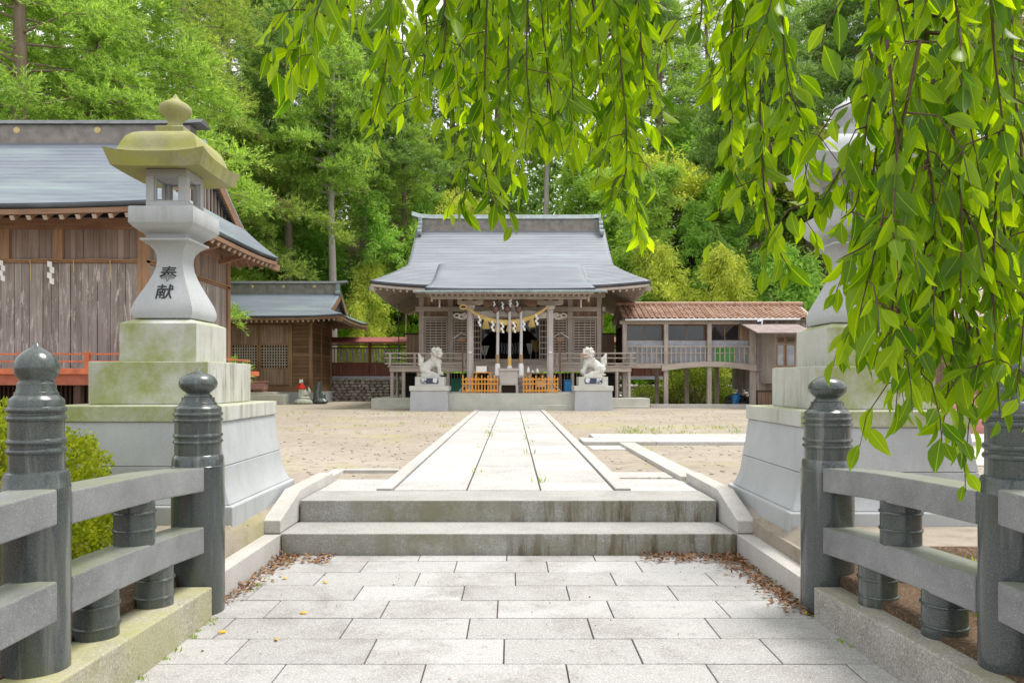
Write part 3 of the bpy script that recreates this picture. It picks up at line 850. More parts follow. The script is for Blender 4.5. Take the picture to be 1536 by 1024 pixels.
# ------------------------------------------------------------------ hip-and-gable roof
def prof(u, a=.75): return a * u + (1 - a) * u * u
def irimoya(t, x0, x1, y0, y1, ze, zr, g, lift, over, mat, a=.75, thick=.13, wallm=None, raft=.28, wall=None, n=26, rm=None, rmy=None, fascia=None, ins=None):
    i0, i1 = ins
    hd = (y1 - y0) / 2; L = zr - ze; nx = 48
    cxr = (x0 + x1) / 2; cyr = (y0 + y1) / 2
    def up(s, q): return lift * abs(s) ** 3.2 * max(0, 1 - q / (g * 1.6)) ** 1.3
    mb = MB()
    def xl(q): return i0 * (1 - (1 - q / g) ** 1.12) if q < g else i0 + (i1 - i0) * (q - g) / (hd - g)
    def h(q): return ze + L * prof(min(1, q / hd), a)
    arc = [0]
    for j in range(1, n + 1):
        q0, q1 = hd * (j - 1) / n, hd * j / n
        arc.append(arc[-1] + math.hypot(q1 - q0, h(q1) - h(q0)))
    def arcof(q):
        f = q / hd * n; i = min(n - 1, int(f)); return arc[i] + (arc[i + 1] - arc[i]) * (f - i)
    for sy in (1, -1):
        for part in (0, 1):
            qs = [g * i / 10 for i in range(11)] if part == 0 else [g + (hd - g) * i / n for i in range(n + 1)]
            rows, uvr = [], []
            for q in qs:
                xa, xb = x0 + xl(q), x1 - xl(q)
                y = y0 + q if sy > 0 else y1 - q
                r_, u_ = [], []
                for i in range(nx + 1):
                    s = -1 + 2 * i / nx; s = math.copysign(abs(s) ** .8, s)
                    x = (xa + xb) / 2 + s * (xb - xa) / 2
                    zz = h(q) + (up(s, q) if part == 0 else 0)
                    r_.append((x, y, zz)); u_.append((x, arcof(q)))
                rows.append(r_); uvr.append(u_)
            mb.grid(rows, uvr)
    for sx in (1, -1):
        rows, uvr = [], []
        for q in [g * i / 10 for i in range(11)]:
            x = x0 + xl(q) if sx > 0 else x1 - xl(q); ya, yb = y0 + q, y1 - q
            r_, u_ = [], []
            for i in range(33):
                s = -1 + 2 * i / 32; y = (ya + yb) / 2 + s * (yb - ya) / 2
                r_.append((x, y, h(q) + up(s, q))); u_.append((y, arcof(q)))
            rows.append(r_); uvr.append(u_)
        mb.grid(rows, uvr)
    roof = mb.build("roof", mat, t, smooth=True, solid=thick, angle=30)
    # eave board under the edge
    mb = MB(); f = .045
    def eave(seg):
        for (p, q) in zip(seg, seg[1:]): mb.beam((p[0], p[1], p[2] - thick - .05), (q[0], q[1], q[2] - thick - .05), .07, .10)
    ns = 20
    ex0, ex1, ey0, ey1 = x0 + .07, x1 - .07, y0 + .07, y1 - .07
    for yy in (ey0, ey1): eave([(ex0 + (ex1 - ex0) * i / ns, yy, ze + lift * abs(-1 + 2 * i / ns) ** 3.2) for i in range(ns + 1)])
    for xx in (ex0, ex1): eave([(xx, ey0 + (ey1 - ey0) * i / ns, ze + lift * abs(-1 + 2 * i / ns) ** 3.2) for i in range(ns + 1)])
    mb.build("eave_board", fascia or m_wgreyx, roof)
    # rafters
    if wall:
        wx0, wx1, wy0, wy1 = wall
        mb = MB(); me_ = MB(); w_ = .075
        def raf(p, q):
            mb.beam(p, q, w_, .09)
            d = (Vector(p) - Vector(q)).normalized(); e = Vector(p) + d * .004
            me_.beam(e - d * .02, e + d * .012, w_ * 1.02, .092)
        k = int((x1 - x0 - .3) / raft)
        for i in range(k + 1):
            x = x0 + .15 + (x1 - x0 - .3) * i / k; s = -1 + 2 * i / k
            q = min(1.0, max(.25, min(x - x0, x1 - x)) / (wy0 - y0 + 1e-6))
            for sy in (1, -1):
                ya = y0 + .10 if sy > 0 else y1 - .10; yb = y0 + (wy0 - y0) * q if sy > 0 else y1 - (y1 - wy1) * q
                raf((x, ya, ze + up(s, 0) - thick - .155), (x, yb, h((wy0 - y0) * q) + up(s, (wy0 - y0) * q) - thick - .14))
        k = int((y1 - y0 - .3) / raft)
        for i in range(k + 1):
            y = y0 + .15 + (y1 - y0 - .3) * i / k; s = -1 + 2 * i / k
            q = min(1.0, max(.25, min(y - y0, y1 - y)) / (x1 - wx1 + 1e-6))
            for xa, xb in ((x1 - .10, x1 - (x1 - wx1) * q), (x0 + .10, x0 + (wx0 - x0) * q)):
                raf((xa, y, ze + up(s, 0) - thick - .155), (xb, y, h(min(x1 - wx1, wy0 - y0) * q) + up(s, (x1 - wx1) * q) - thick - .16))
        rf = mb.build("rafters", rmy or m_wgreyy, roof)
        me_.build("rafter_ends", m_wend, roof)
        # corner hip rafters
        mb = MB()
        for cx_, wxx in ((x0, wx0), (x1, wx1)):
            for cy_, wyy in ((y0, wy0), (y1, wy1)):
                sx_ = 1 if cx_ < wxx else -1; sy_ = 1 if cy_ < wyy else -1
                mb.beam((cx_ + sx_ * .02, cy_ + sy_ * .02, ze + lift - thick - .2), (wxx, wyy, h(min(abs(wxx - cx_), abs(wyy - cy_))) - thick - .24), .14, .18)
        mb.build("hip_rafter", rmy or m_wgreyy, t)
        # soffit boards above rafters
        mb = MB()
        for yy, wy_ in ((y0, wy0), (y1, wy1)):
            sgn = 1 if wy_ > yy else -1
            mb.grid([[(x0 + (x1 - x0) * (.5 + .5 * (-1 + 2 * i / 24)), yy + sgn * .12, ze + up(-1 + 2 * i / 24, 0) - thick - .085) for i in range(25)],
                     [(wx0 + (wx1 - wx0) * i / 24, wy_, h(abs(wy_ - yy)) - thick - .06) for i in range(25)]])
        for xx, wx_ in ((x0, wx0), (x1, wx1)):
            sgn = 1 if wx_ > xx else -1
            mb.grid([[(xx + sgn * .12, y0 + (y1 - y0) * i / 24, ze + up(-1 + 2 * i / 24, 0) - thick - .085) for i in range(25)],
                     [(wx_, wy0 + (wy1 - wy0) * i / 24, h(min(abs(wx_ - xx), wy0 - y0)) - thick - .08) for i in range(25)]])
        mb.build("soffit", rmy or m_wgreyy, t)
    # gables with barge boards and lattice
    for gx, s in ((x0 + i0 + over, -1), (x1 - i0 - over, 1)):
        poly = []
        for i in range(13):
            q = g + (hd - g) * i / 12; poly.append((y0 + q, h(q) - thick - .02))
        for i in range(11, -1, -1):
            q = g + (hd - g) * i / 12; poly.append((y1 - q, h(q) - thick - .02))
        MB().prism(poly, 'x', gx - .04, gx + .04).build("gable_panel", wallm or m_darkw, t)
        mb = MB(); bx = gx + s * (over - .02)
        for sy in (1, -1):
            pts = []
            for i in range(11):
                q = g - .15 + (hd - g + .15) * i / 10; pts.append((bx + s * (i0 - xl(q) if q > g else 0), (y0 + q) if sy > 0 else (y1 - q), h(q) - thick - .13))
            for p, q in zip(pts, pts[1:]): mb.beam(p, q, .07, .26)
        mb.build("barge_board", fascia or m_wgreyy, t)
        mb = MB()
        kk = max(5, int((hd - g) * 2 / .22))
        for i in range(1, kk):
            y = y0 + g + (hd - g) * 2 * i / kk; q = min(y - y0, y1 - y)
            zt = h(q) - thick - .05; zb = h(g) - .02
            if zt - zb > .1: mb.box(gx + s * .04, gx + s * .08, y - .025, y + .025, zb, zt)
        mb.build("gable_lattice", m_wgrey, t)
    return h

def ridge(t, xa, xb, y, z0, zbox, ztop, w, crests, matb, cap_over=.25, curl=.12, crest_step=2.0, crest_z=None, cw=None, capm=None):
    """ridge box, overhanging cap with lifted ends, end ornaments, gilt crests"""
    MB().box(xa, xb, y - w / 2, y + w / 2, z0 - .25, zbox).build("ridge_box", matb, t, bevel=.01)
    mb = MB(); k = 24; rows = []
    for i in range(k + 1):
        s = -1 + 2 * i / k; x = (xa + xb) / 2 + s * ((xb - xa) / 2 + cap_over); zz = zbox + curl * abs(s) ** 14
        hw = cw or w * .72
        rows.append([(x, y - hw, zz), (x, y + hw, zz), (x, y + hw * .55, zz + (ztop - zbox)), (x, y - hw * .55, zz + (ztop - zbox))])
    v = [p for r_ in rows for p in r_]; fs = [(3, 2, 1, 0), tuple(4 * k + j for j in range(4))]
    for i in range(k):
        for j in range(4): fs.append((4 * i + j, 4 * i + (j + 1) % 4, 4 * (i + 1) + (j + 1) % 4, 4 * (i + 1) + j))
    mb.add(v, fs).build("ridge_cap", capm or m_coplain, t, bevel=.012)
    if crests:
        x = crests[0]
        while x <= crests[1] + .01:
            zc = crest_z or (z0 + zbox) / 2
            m2 = MB(); m2.lathe(0, 0, [(.075, 0), (.085, .01), (.06, .02), (.05, .028)], 16)
            m2.v = [(x + a, y - w / 2 - c, zc + b) for a, b, c in m2.v]
            m2.build("crest", m_gold, t, smooth=True); x += crest_step

def posts(xy, r, z0, z1, name, mat, t):
    for x, y in xy: MB().box(x - r, x + r, y - r, y + r, z0, z1).build(name, mat, t, bevel=.008)

# ------------------------------------------------------------------ main shrine hall
SX = -.07
hall = root("shrine_hall", "weathered wooden worship hall with a curved grey copper roof at the end of the path", "shrine", (SX, 34, PZ))
h_main = irimoya(hall, SX - 5.56, SX + 5.56, 29.0, 40.0, 5.22, 8.62, 2.1, .22, .42, m_copper, .75, .13, ins=(1.17, 1.14), raft=.26, wall=(-3.86, 3.72, 31.3, 37.7))
ridge(hall, SX - 4.2, SX + 4.2, 34.5, 8.62, 9.02, 9.24, .42, None, m_ridgec, .42, .16)
for s in (-1, 1):                                     # ridge-end ornaments, scrolled, stepping down the verge
    mb = MB(); x = SX + s * 4.2
    for i, (yy, zz, rr) in enumerate(((34.28, 8.98, .14), (34.16, 8.76, .15), (34.02, 8.52, .16), (33.86, 8.30, .15))):
        mb.tube([(x - .09, yy, zz), (x + .09, yy, zz)], rr, 14)
    mb.box(x - .07, x + .07, 34.1, 34.75, 8.4, 9.08)
    mb.build("ridge_ornament", m_coplain, hall, smooth=True)
for x in (-2.2, 0, 2.2):
    m2 = MB().lathe(0, 0, [(.09, 0), (.10, .01), (.07, .02)], 16); m2.v = [(SX + x + a, 34.29 - c, 8.84 + b) for a, b, c in m2.v]
    m2.build("crest", m_ridgec, hall, smooth=True)
# porch roof sweeping forward from the main slope
mb = MB(); rows, uvr = [], []
kx0, kx1 = SX - 3.19, SX + 3.19
ny = 18
for j in range(ny + 1):
    v_ = j / ny; y = 27.42 + (31.15 - 27.42) * v_
    zc = 4.93 + (6.50 - 4.93) * (.80 * v_ + .20 * v_ * v_)
    r_, u_ = [], []
    for i in range(41):
        s = -1 + 2 * i / 40; wd = 1.0 - .045 * min(1, v_ * 2.2)
        x = SX + s * 3.19 * wd
        e = max(0, (abs(s) - .90) / .10)
        zz = zc + .035 * (1 - v_) * abs(s) ** 3 - e * e * .09 * min(1, v_ * 3)
        zz = max(zz, h_main(max(0.001, y - 29)) - .05 if y > 29 else -9)
        r_.append((x, y, zz)); u_.append((x, math.hypot(y - 27.42, zc - 4.93)))
    rows.append(r_); uvr.append(u_)
mb.grid(rows, uvr)
pr = mb.build("porch_roof", m_copper, hall, smooth=True, solid=.12, angle=30)
mb = MB()
for s in (-1, 1):                                     # cheeks where the porch roof stands proud of the eaves
    for j in range(ny):
        p, q = rows[j][0 if s < 0 else -1], rows[j + 1][0 if s < 0 else -1]
        if p[1] > 28.9 and p[1] < 30.9:
            bz = lambda y: h_main(max(0, y - 29)) - .16
            mb.add([p, q, (q[0], q[1], bz(q[1])), (p[0], p[1], bz(p[1]))], [(0, 1, 2, 3)])
mb.build("porch_cheek", m_coplain, pr, solid=.05)
MB().beam((kx0 + .03, 27.52, 4.775), (kx1 - .03, 27.52, 4.775), .07, .09).build("porch_eave_board", m_wgreyx, pr)
MB().tube([(SX - 3.6, 27.36, 4.80), (SX + 3.6, 27.36, 4.82)], .05, 8).build("gutter", m_coplain, hall, smooth=True)
mb = MB()
for i in range(30):
    x = SX - 3.0 + 6.0 * i / 29
    mb.beam((x, 27.6, 4.70), (x, 31.1, 5.30), .07, .085)
mb.build("porch_rafters", m_wgreyy, pr)

# stone platform and steps
MB().box(-2.95, 2.82, 27.90, 31.0, .15, 1.005).build("platform_block", m_platf, hall, bevel=.015)
MB().box(-2.95, 2.82, 27.52, 27.898, .15, .565).build("platform_step", m_platf, hall, bevel=.012)
for a, b in ((-5.62, -2.953), (2.823, 5.50)):
    MB().box(a, b, 29.25, 39, .15, .775).build("platform_wing", m_platf, hall, bevel=.015)
    MB().box(a + .05, b - .05, 29.05, 29.248, .15, .47).build("platform_foot", m_platf, hall, bevel=.01)
# wooden stair under the bells
mb = MB()
for i in range(5): mb.box(-.95, .80, 29.0 + i * .24, 31.2, 1.01 + i * .21, 1.215 + i * .21)
mb.build("stair", m_wgreyx, hall, bevel=.01)
# veranda
VZ = 2.10
mb = MB().box(-5.08, 4.95, 30.0, 38.8, VZ - .075, VZ); mb.build("veranda_floor", m_wgreyy, hall, bevel=.01)
mb = MB().box(-5.02, 4.89, 30.03, 30.16, VZ - .26, VZ - .077); mb.box(-5.02, -4.9, 30.17, 38.7, VZ - .26, VZ - .077); mb.box(4.77, 4.89, 30.17, 38.7, VZ - .26, VZ - .077)
mb.build("veranda_beam", m_wgreyx, hall, bevel=.01)
for x in (-4.93, -4.45, -3.85, -3.2, -2.62, 2.48, 3.05, 3.72, 4.3, 4.80):
    MB().lathe(x, 30.12, [(.07, .70), (.07, VZ - .262)], 12).build("veranda_post", m_wgrey, hall, smooth=True)
for x in (-4.93, 4.80):
    for y in (31.6, 33.2, 34.8, 36.4): MB().lathe(x, y, [(.07, .70), (.07, VZ - .262)], 12).build("veranda_post", m_wgrey, hall, smooth=True)
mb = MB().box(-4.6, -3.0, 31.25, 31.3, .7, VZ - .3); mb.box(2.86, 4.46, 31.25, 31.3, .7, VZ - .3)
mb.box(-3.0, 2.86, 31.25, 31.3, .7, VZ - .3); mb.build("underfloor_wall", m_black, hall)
mb = MB()
for i in range(60):
    x = -3.9 + i * .13
    if abs(x - SX) > 1.0: mb.box(x, x + .045, 31.18, 31.24, .95, VZ - .3)
mb.build("underfloor_lattice", m_wgrey, hall)
for xa, xb in ((-5.22, -1.75), (1.61, 5.09)):         # veranda railings
    out = xa if xa < 0 else xb
    mb = MB(); sgn = -1 if xa < 0 else 1
    for zz, hh, ww in ((2.63, .055, .07), (2.43, .045, .05), (2.21, .06, .06)):
        mb.box(xa, xb, 30.06, 30.06 + ww, zz - hh, zz)
        sx_ = out - sgn * .22
        mb.box(sx_ - .03, sx_ + .03, 30.14, 37.8, zz - hh - .002, zz - .002)
    rl = mb.build("veranda_railing", m_wgreyx, hall, bevel=.006)
    mb = MB(); nps = 4
    for i in range(nps):
        x = (xa + .22) + (xb - xa - .44) * i / (nps - 1); mb.box(x - .045, x + .045, 30.05, 30.14, VZ, 2.60)
    mb.build("railing_posts", m_wgrey, rl, bevel=.005)
# walls
WY = 31.3
for a, b in ((-3.86, -1.42), (1.27, 3.72)):
    MB().box(a, b, WY + .05, WY + .14, VZ, 5.35).build("wall", m_plankb, hall)
MB().box(-1.42, 1.27, WY + .05, WY + .14, 4.12, 5.35).build("wall", m_wgreyx, hall)
for xx in (-3.86, 3.64): MB().box(xx, xx + .08, WY + .15, 37.6, VZ, 5.35).build("side_wall", m_plankb, hall)
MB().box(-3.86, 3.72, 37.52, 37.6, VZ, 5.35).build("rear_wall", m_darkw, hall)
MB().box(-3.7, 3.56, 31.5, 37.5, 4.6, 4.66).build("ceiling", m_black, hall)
for x in (-3.86, -2.62, -1.42, 1.27, 2.48, 3.72):
    MB().box(x - .11, x + .11, WY - .08, WY + .12, VZ, 5.3).build("wall_post", m_wgrey, hall, bevel=.01)
for z0, z1, yo in ((4.42, 4.62, .14), (5.02, 5.2, .12), (4.12, 4.22, .10), (2.10, 2.32, .12)):
    MB().box(-4.1 if z0 > 4.3 else -3.97, 3.96 if z0 > 4.3 else 3.83, WY - yo, WY + .04, z0, z1).build("wall_beam", m_wgreyx, hall, bevel=.01)
def lattice(x0, x1, z0, z1, y, t, nz=13, nxx=4, m=None):
    fr = MB(); w = .05
    fr.box(x0, x0 + w, y, y + .05, z0, z1); fr.box(x1 - w, x1, y, y + .05, z0, z1)
    fr.box(x0 + w, x1 - w, y, y + .05, z0, z0 + w); fr.box(x0 + w, x1 - w, y, y + .05, z1 - w, z1)
    o = fr.build("shutter", m or m_wgrey, t, bevel=.004)
    g = MB()
    for i in range(1, nz): zz = z0 + (z1 - z0) * i / nz; g.box(x0 + w, x1 - w, y + .018, y + .034, zz - .026, zz + .026)
    g.build("lattice_bars", m_wgreyx, o)
    g = MB()
    for i in range(1, nxx): xx = x0 + (x1 - x0) * i / nxx; g.box(xx - .012, xx + .012, y + .036, y + .05, z0 + w, z1 - w)
    g.build("lattice_uprights", m_wgreyx, o)
    MB().box(x0 + w, x1 - w, y + .052, y + .07, z0 + w, z1 - w).build("lattice_backing", m_darkw, o)
for a, b in ((-3.73, -2.75), (-2.49, -1.78), (1.65, 2.35), (2.61, 3.59)):
    lattice(a, b, 2.64, 4.10, WY - .06, hall)
    MB().box(a, b, WY - .05, WY + .04, 2.34, 2.62).build("lower_panel", m_wgreyx, hall, bevel=.004)
for a, b in ((-1.70, -1.30), (1.15, 1.55)):           # folded door leaves
    lattice(a, b, 2.36, 4.08, WY - .14, hall, 7, 3)
MB().box(-1.42, 1.27, WY - .1, WY + .1, 2.24, 2.40).build("sill", m_wgreyx, hall, bevel=.01)
# interior: floor, white curtain swags, stands
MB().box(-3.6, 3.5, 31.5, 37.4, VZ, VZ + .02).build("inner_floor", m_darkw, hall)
def swag(xa, xb, za, zb, ya, sgn):
    rows = []
    for j in range(9):
        v_ = j / 8; r_ = []
        for i in range(17):
            u = i / 16; x = xa + (xb - xa) * u
            zbot = za - (za - zb) * ((1 - u) ** 1.6)
            r_.append((x, ya + .035 * math.sin(u * 34) * v_ + .02 * math.sin(v_ * 5), za + .06 - (za + .06 - zbot) * v_))
        rows.append(r_)
    return MB().grid(rows)
c1 = swag(-1.38, -.15, 4.06, 3.12, 32.0, 1); c2 = swag(1.23, .0, 4.06, 3.12, 32.0, 1); c1.add(c2.v, c2.f)
c1.build("curtain", m_sheet, hall, smooth=True, solid=.01)
mb = MB()
for s in (-1, 1):
    m2 = MB().lathe(0, 0, [(.12, 0), (.13, .004)], 6); m2.v = [(SX + s * .98 + a, 31.93 - c, 3.62 + b) for a, b, c in m2.v]; mb.add(m2.v, m2.f)
mb.build("curtain_crest", m_ink, hall)

# porch pillars, beams, brackets
for x in (SX - 1.56, SX + 1.56):
    p = MB(); p.lathe(x, 28.72, [(.125 * 1.08, 1.16), (.125 * 1.08, 4.22)], 8, True, math.pi / 8)
    p.build("porch_pillar", m_wpale, hall)
    MB().lathe(x, 28.72, [(.2, 1.004), (.19, 1.10), (.15, 1.16)], 16).build("pillar_base", m_platf, hall, smooth=True)
    MB().sq(x, 28.72, [(.10, 4.222), (.13, 4.24), (.19, 4.34), (.19, 4.42)]).build("capital", m_wpalex, hall, bevel=.01)
    mb = MB(); s = 1
    arm = [(-.52, 4.54), (-.50, 4.47), (-.36, 4.43), (.36, 4.43), (.50, 4.47), (.52, 4.54), (.52, 4.60), (-.52, 4.60)]
    mb.prism([(x + a, b) for a, b in arm], 'y', 28.66, 28.78)
    for dx in (-.42, 0, .42): mb.box(x + dx - .09, x + dx + .09, 28.62, 28.82, 4.602, 4.69)
    mb.build("bracket", m_wgreyx, hall, bevel=.006)
    mb = MB(); sg = -1 if x < SX else 1                # carved scrolled nosing
    for cx_, cz_, rx, rz_ in ((.32, 3.98, .15, .09), (.52, 4.03, .12, .07), (.24, 4.06, .09, .06)):
        mb.tube([(x + sg * (cx_ + rx * math.cos(t_)), 28.72, cz_ + rz_ * math.sin(t_)) for t_ in [i * math.pi / 8 for i in range(17)]], .026, 8)
    mb.tube([(x + sg * .1, 28.72, 4.0), (x + sg * .3, 28.72, 3.9), (x + sg * .55, 28.72, 3.95), (x + sg * .68, 28.72, 4.04)], [.05, .04, .03, .015], 8)
    mb.build("carved_nosing", m_wpalex, hall, smooth=True)
    MB().box(x - .07, x + .07, 28.84, 31.2, 4.05, 4.28).build("tie_beam", m_wgreyy, hall, bevel=.01)
    MB().box(x - .06, x + .06, 28.50, 28.60, 2.55, 2.62).build("pillar_hook", m_white, hall, bevel=.004)
bm_ = [(-1.42, 4.16), (-1.42, 3.92), (-1.1, 3.90), (-.5, 3.97), (.5, 3.97), (1.1, 3.90), (1.42, 3.92), (1.42, 4.16), (.7, 4.21), (-.7, 4.21)]
MB().prism([(SX + a, b) for a, b in bm_], 'y', 28.64, 28.80).build("rainbow_beam", m_wpalex, hall, bevel=.012)
MB().box(SX - 2.95, SX + 2.95, 28.62, 28.82, 4.692, 4.86).build("porch_purlin", m_wgreyx, hall, bevel=.01)
MB().box(SX - 3.0, SX + 3.0, 28.0, 28.1, 4.60, 4.70).build("porch_purlin", m_wgreyx, hall, bevel=.01)
for sg in (-1, 1):
    MB().box(SX + sg * 2.96, SX + sg * 3.03, 27.97, 28.13, 4.50, 4.74).build("purlin_end", m_wend, hall, bevel=.004)
    MB().tube([(SX + sg * 2.72, 28.2, 4.60), (SX + sg * 2.72, 28.2, 4.28)], .035, 8).build("hanging_peg", m_wpale, hall)
mb = MB().prism([(SX - .42, 4.22), (SX - .30, 4.36), (SX - .12, 4.44), (SX, 4.62), (SX + .12, 4.44), (SX + .30, 4.36), (SX + .42, 4.22)], 'y', 28.68, 28.76)
mb.build("frog_leg_strut", m_wpalex, hall, bevel=.01)
for sg in (-1, 1):
    mb = MB().prism([(SX + sg * .5, 4.6), (SX + sg * .62, 4.42), (SX + sg * .95, 4.33), (SX + sg * 1.05, 4.44), (SX + sg * 1.3, 4.60)], 'y', 28.69, 28.75)
    mb.build("cloud_carving", m_worange, hall, bevel=.01)
for x in (-4.32, 4.18):                                # black iron chain-drain posts seen at the eave corners
    MB().tube([(x - .42, 30.7, .8), (x - .42, 30.7, 4.7)], .022, 6).build("chain_drain", m_metal, hall)
# small screens at the ends of the veranda
for a, b in ((-4.75, -4.1), (3.95, 4.6)):
    MB().box(a, b, 33.0, 33.06, VZ, 3.55).build("end_screen", m_plankb, hall)
    MB().box(a - .12, b + .12, 32.95, 33.12, 3.55, 3.61).build("screen_cap", m_darkw, hall)

# ------------------------------------------------------------------ large hall on the left
kg = root("kagura_hall", "large left hall of grey peeling planks with a blue grey copper roof and red veranda", "hall", (-13, 18.3, PZ))
irimoya(kg, -19.2, -6.95, 14.7, 21.9, 5.03, 7.5, 1.15, .10, .36, m_copper2, .82, .11, ins=(.60, .70), raft=.33, wall=(-18.2, -8.0, 16, 20.6), rm=m_worange, rmy=m_worangey, fascia=m_worange)
ridge(kg, -18.6, -7.95, 18.3, 7.42, 7.80, 7.93, .40, (-16.2, -8.3), m_ridgec, .30, .03, 1.99, crest_z=7.66, capm=m_ridgedk)
MB().box(-18.2, -8.0, 16.0, 20.6, 1.75, 4.98).build("wall", m_plank, kg)
mb = MB().box(-18.22, -7.985, 15.985, 20.615, 4.12, 4.80); mb.build("upper_wall", m_plankup, kg)
MB().box(-18.26, -7.94, 15.94, 20.66, 4.05, 4.12).build("wall_band", m_wbrownx, kg, bevel=.006)
MB().box(-18.3, -7.92, 15.88, 16.02, 4.78, 5.02).build("wall_plate", m_worange, kg, bevel=.01)
MB().box(-8.08, -7.92, 16.03, 20.7, 4.78, 5.02).build("wall_plate", m_worangey, kg, bevel=.01)
for x in (-18.1, -15.8, -13.4, -11.0, -9.84):
    MB().box(x - .09, x + .09, 15.90, 16.02, 4.125, 4.78).build("wall_post", m_wbrown, kg, bevel=.008)
for x, y in ((-8.06, 16.0), (-8.06, 18.3), (-8.06, 20.6)):
    MB().box(x - .07, x + .12, y - .10, y + .10, 1.8, 4.78).build("corner_post", m_wbrown, kg, bevel=.008)
for y in (16.6, 18.3, 20.0):
    MB().beam((-8.0, y, 4.72), (-7.1, y, 4.95), .12, .14).build("eave_bracket", m_worangey, kg)
mb = MB().box(-18.4, -7.2, 14.88, 20.9, 1.62, 1.74); mb.build("veranda_floor", m_verm, kg, bevel=.008)
MB().box(-18.38, -7.22, 14.94, 15.06, 1.40, 1.618).build("veranda_beam", plain("dark vermilion", (.36, .10, .05), .6, .3), kg)
mb = MB()
for zz in (1.90, 2.05):
    mb.box(-18.4, -7.15, 14.93, 14.98, zz - .035, zz); mb.box(-7.26, -7.21, 15.0, 20.2, zz - .037, zz - .002)
rl = mb.build("veranda_railing", m_verm, kg)
for i in range(9):
    x = -18.0 + i * 1.335
    MB().box(x - .05, x + .05, 14.91, 15.0, 1.74, 2.075).build("railing_post", m_verm, rl, bevel=.006)
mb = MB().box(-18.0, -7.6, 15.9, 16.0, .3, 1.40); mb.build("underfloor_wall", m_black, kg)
mb = MB()
for i in range(110):
    x = -18 + i * .095; mb.box(x, x + .04, 15.80, 15.86, .4, 1.39)
mb.build("underfloor_slats", m_darkw, kg)
for x in (-16, -13.5, -11, -8.9, -7.5): MB().box(x - .07, x + .07, 15.0, 15.14, .2, 1.40).build("veranda_post", m_darkw, kg)

def shide(x, y, z, s, parent=None, label=None):
    """white zigzag paper streamer"""
    mb = MB(); w = .09 * s; hh = .11 * s; cx_ = x
    for i in range(4):
        xx = cx_ + (i % 2) * w * .55 - w * .25
        mb.add([(xx - w / 2, y - .004 * i, z - hh * i), (xx + w / 2, y - .004 * i, z - hh * i - .02 * s), (xx + w / 2, y - .004 * i, z - hh * (i + 1) - .03 * s), (xx - w / 2, y - .004 * i, z - hh * (i + 1))], [(0, 1, 2, 3)])
    if parent is None:
        return lone(mb, "paper_streamer", m_white, label, "paper streamer", "white paper streamers", solid=.004)
    return mb.build("paper_streamer", m_white, parent, solid=.004)
mb = MB(); pts = []
for i in range(25):
    x = -15.5 + i * .31; pts.append((x, 15.925, 4.13 - .025 * math.sin(i * .9) ** 2))
mb.tube(pts + [(-7.9, 15.93, 4.12), (-7.9, 20.6, 4.12)], .014, 6)
lone(mb, "hanging_cord", m_rope, "thin straw cord strung along the plank wall of the left hall", "cord", smooth=True)
shide(X(77, 15.9), 15.88, 4.08, 1.1, None, "zigzag paper streamer hanging under the cord in mid wall of the left hall")
shide(X(4, 15.9), 15.88, 4.10, 1.0, None, "zigzag paper streamer on the left hall wall by the picture's left edge")
for px_, d_ in ((165, .35), (45, .45), (110, .25)):
    o = MB().tube([(X(px_, 15.9), 15.90, 4.10), (X(px_, 15.9) + .01, 15.90, 4.10 - d_)], .008, 5)
    lone(o, "loose_straw", m_straw, {165: "straw end hanging from the cord right of the paper streamer on the left hall", 45: "straw end hanging from the cord near the left picture edge", 110: "short straw end hanging just right of the left hall's streamer"}[px_], "straw")

# ------------------------------------------------------------------ small brown shrine building
sb = root("side_shrine", "small brown timber shrine with lattice doors behind the left stone lantern", "shrine", (-11, 37.8, PZ))
irimoya(sb, -16.0, -8.05, 34.75, 41.0, 4.55, 6.1, 1.0, .12, .30, m_copper2, .70, .10, ins=(.84, .76), raft=.24, wall=(-14.6, -9.8, 36, 39.6), rmy=m_worangey, fascia=m_wbrownx)
ridge(sb, -15.3, -8.9, 37.8, 6.05, 6.45, 6.58, .40, (-14.9, -9.0), m_ridgec, .42, .05, 1.59, crest_z=6.3, capm=m_ridgedk)
mb = MB().box(-9.0, -8.8, 37.5, 37.66, 5.75, 6.42); mb.tube([(-9.02, 37.52, 5.95), (-8.78, 37.52, 5.95)], .12, 12); mb.build("ridge_ornament", m_coplain, sb)
MB().box(-14.6, -9.8, 36.0, 39.6, 1.15, 4.6).build("wall", m_boardh, sb)
MB().box(-14.75, -9.65, 35.85, 39.75, .1, .92).build("stone_base", m_plinth, sb)
MB().box(-14.66, -9.74, 35.92, 39.68, .92, 1.16).build("sill_beam", m_wbrownx, sb)
dx0, dxm, dx1 = X(346, 35.95), X(388.5, 35.95), X(434, 35.95)
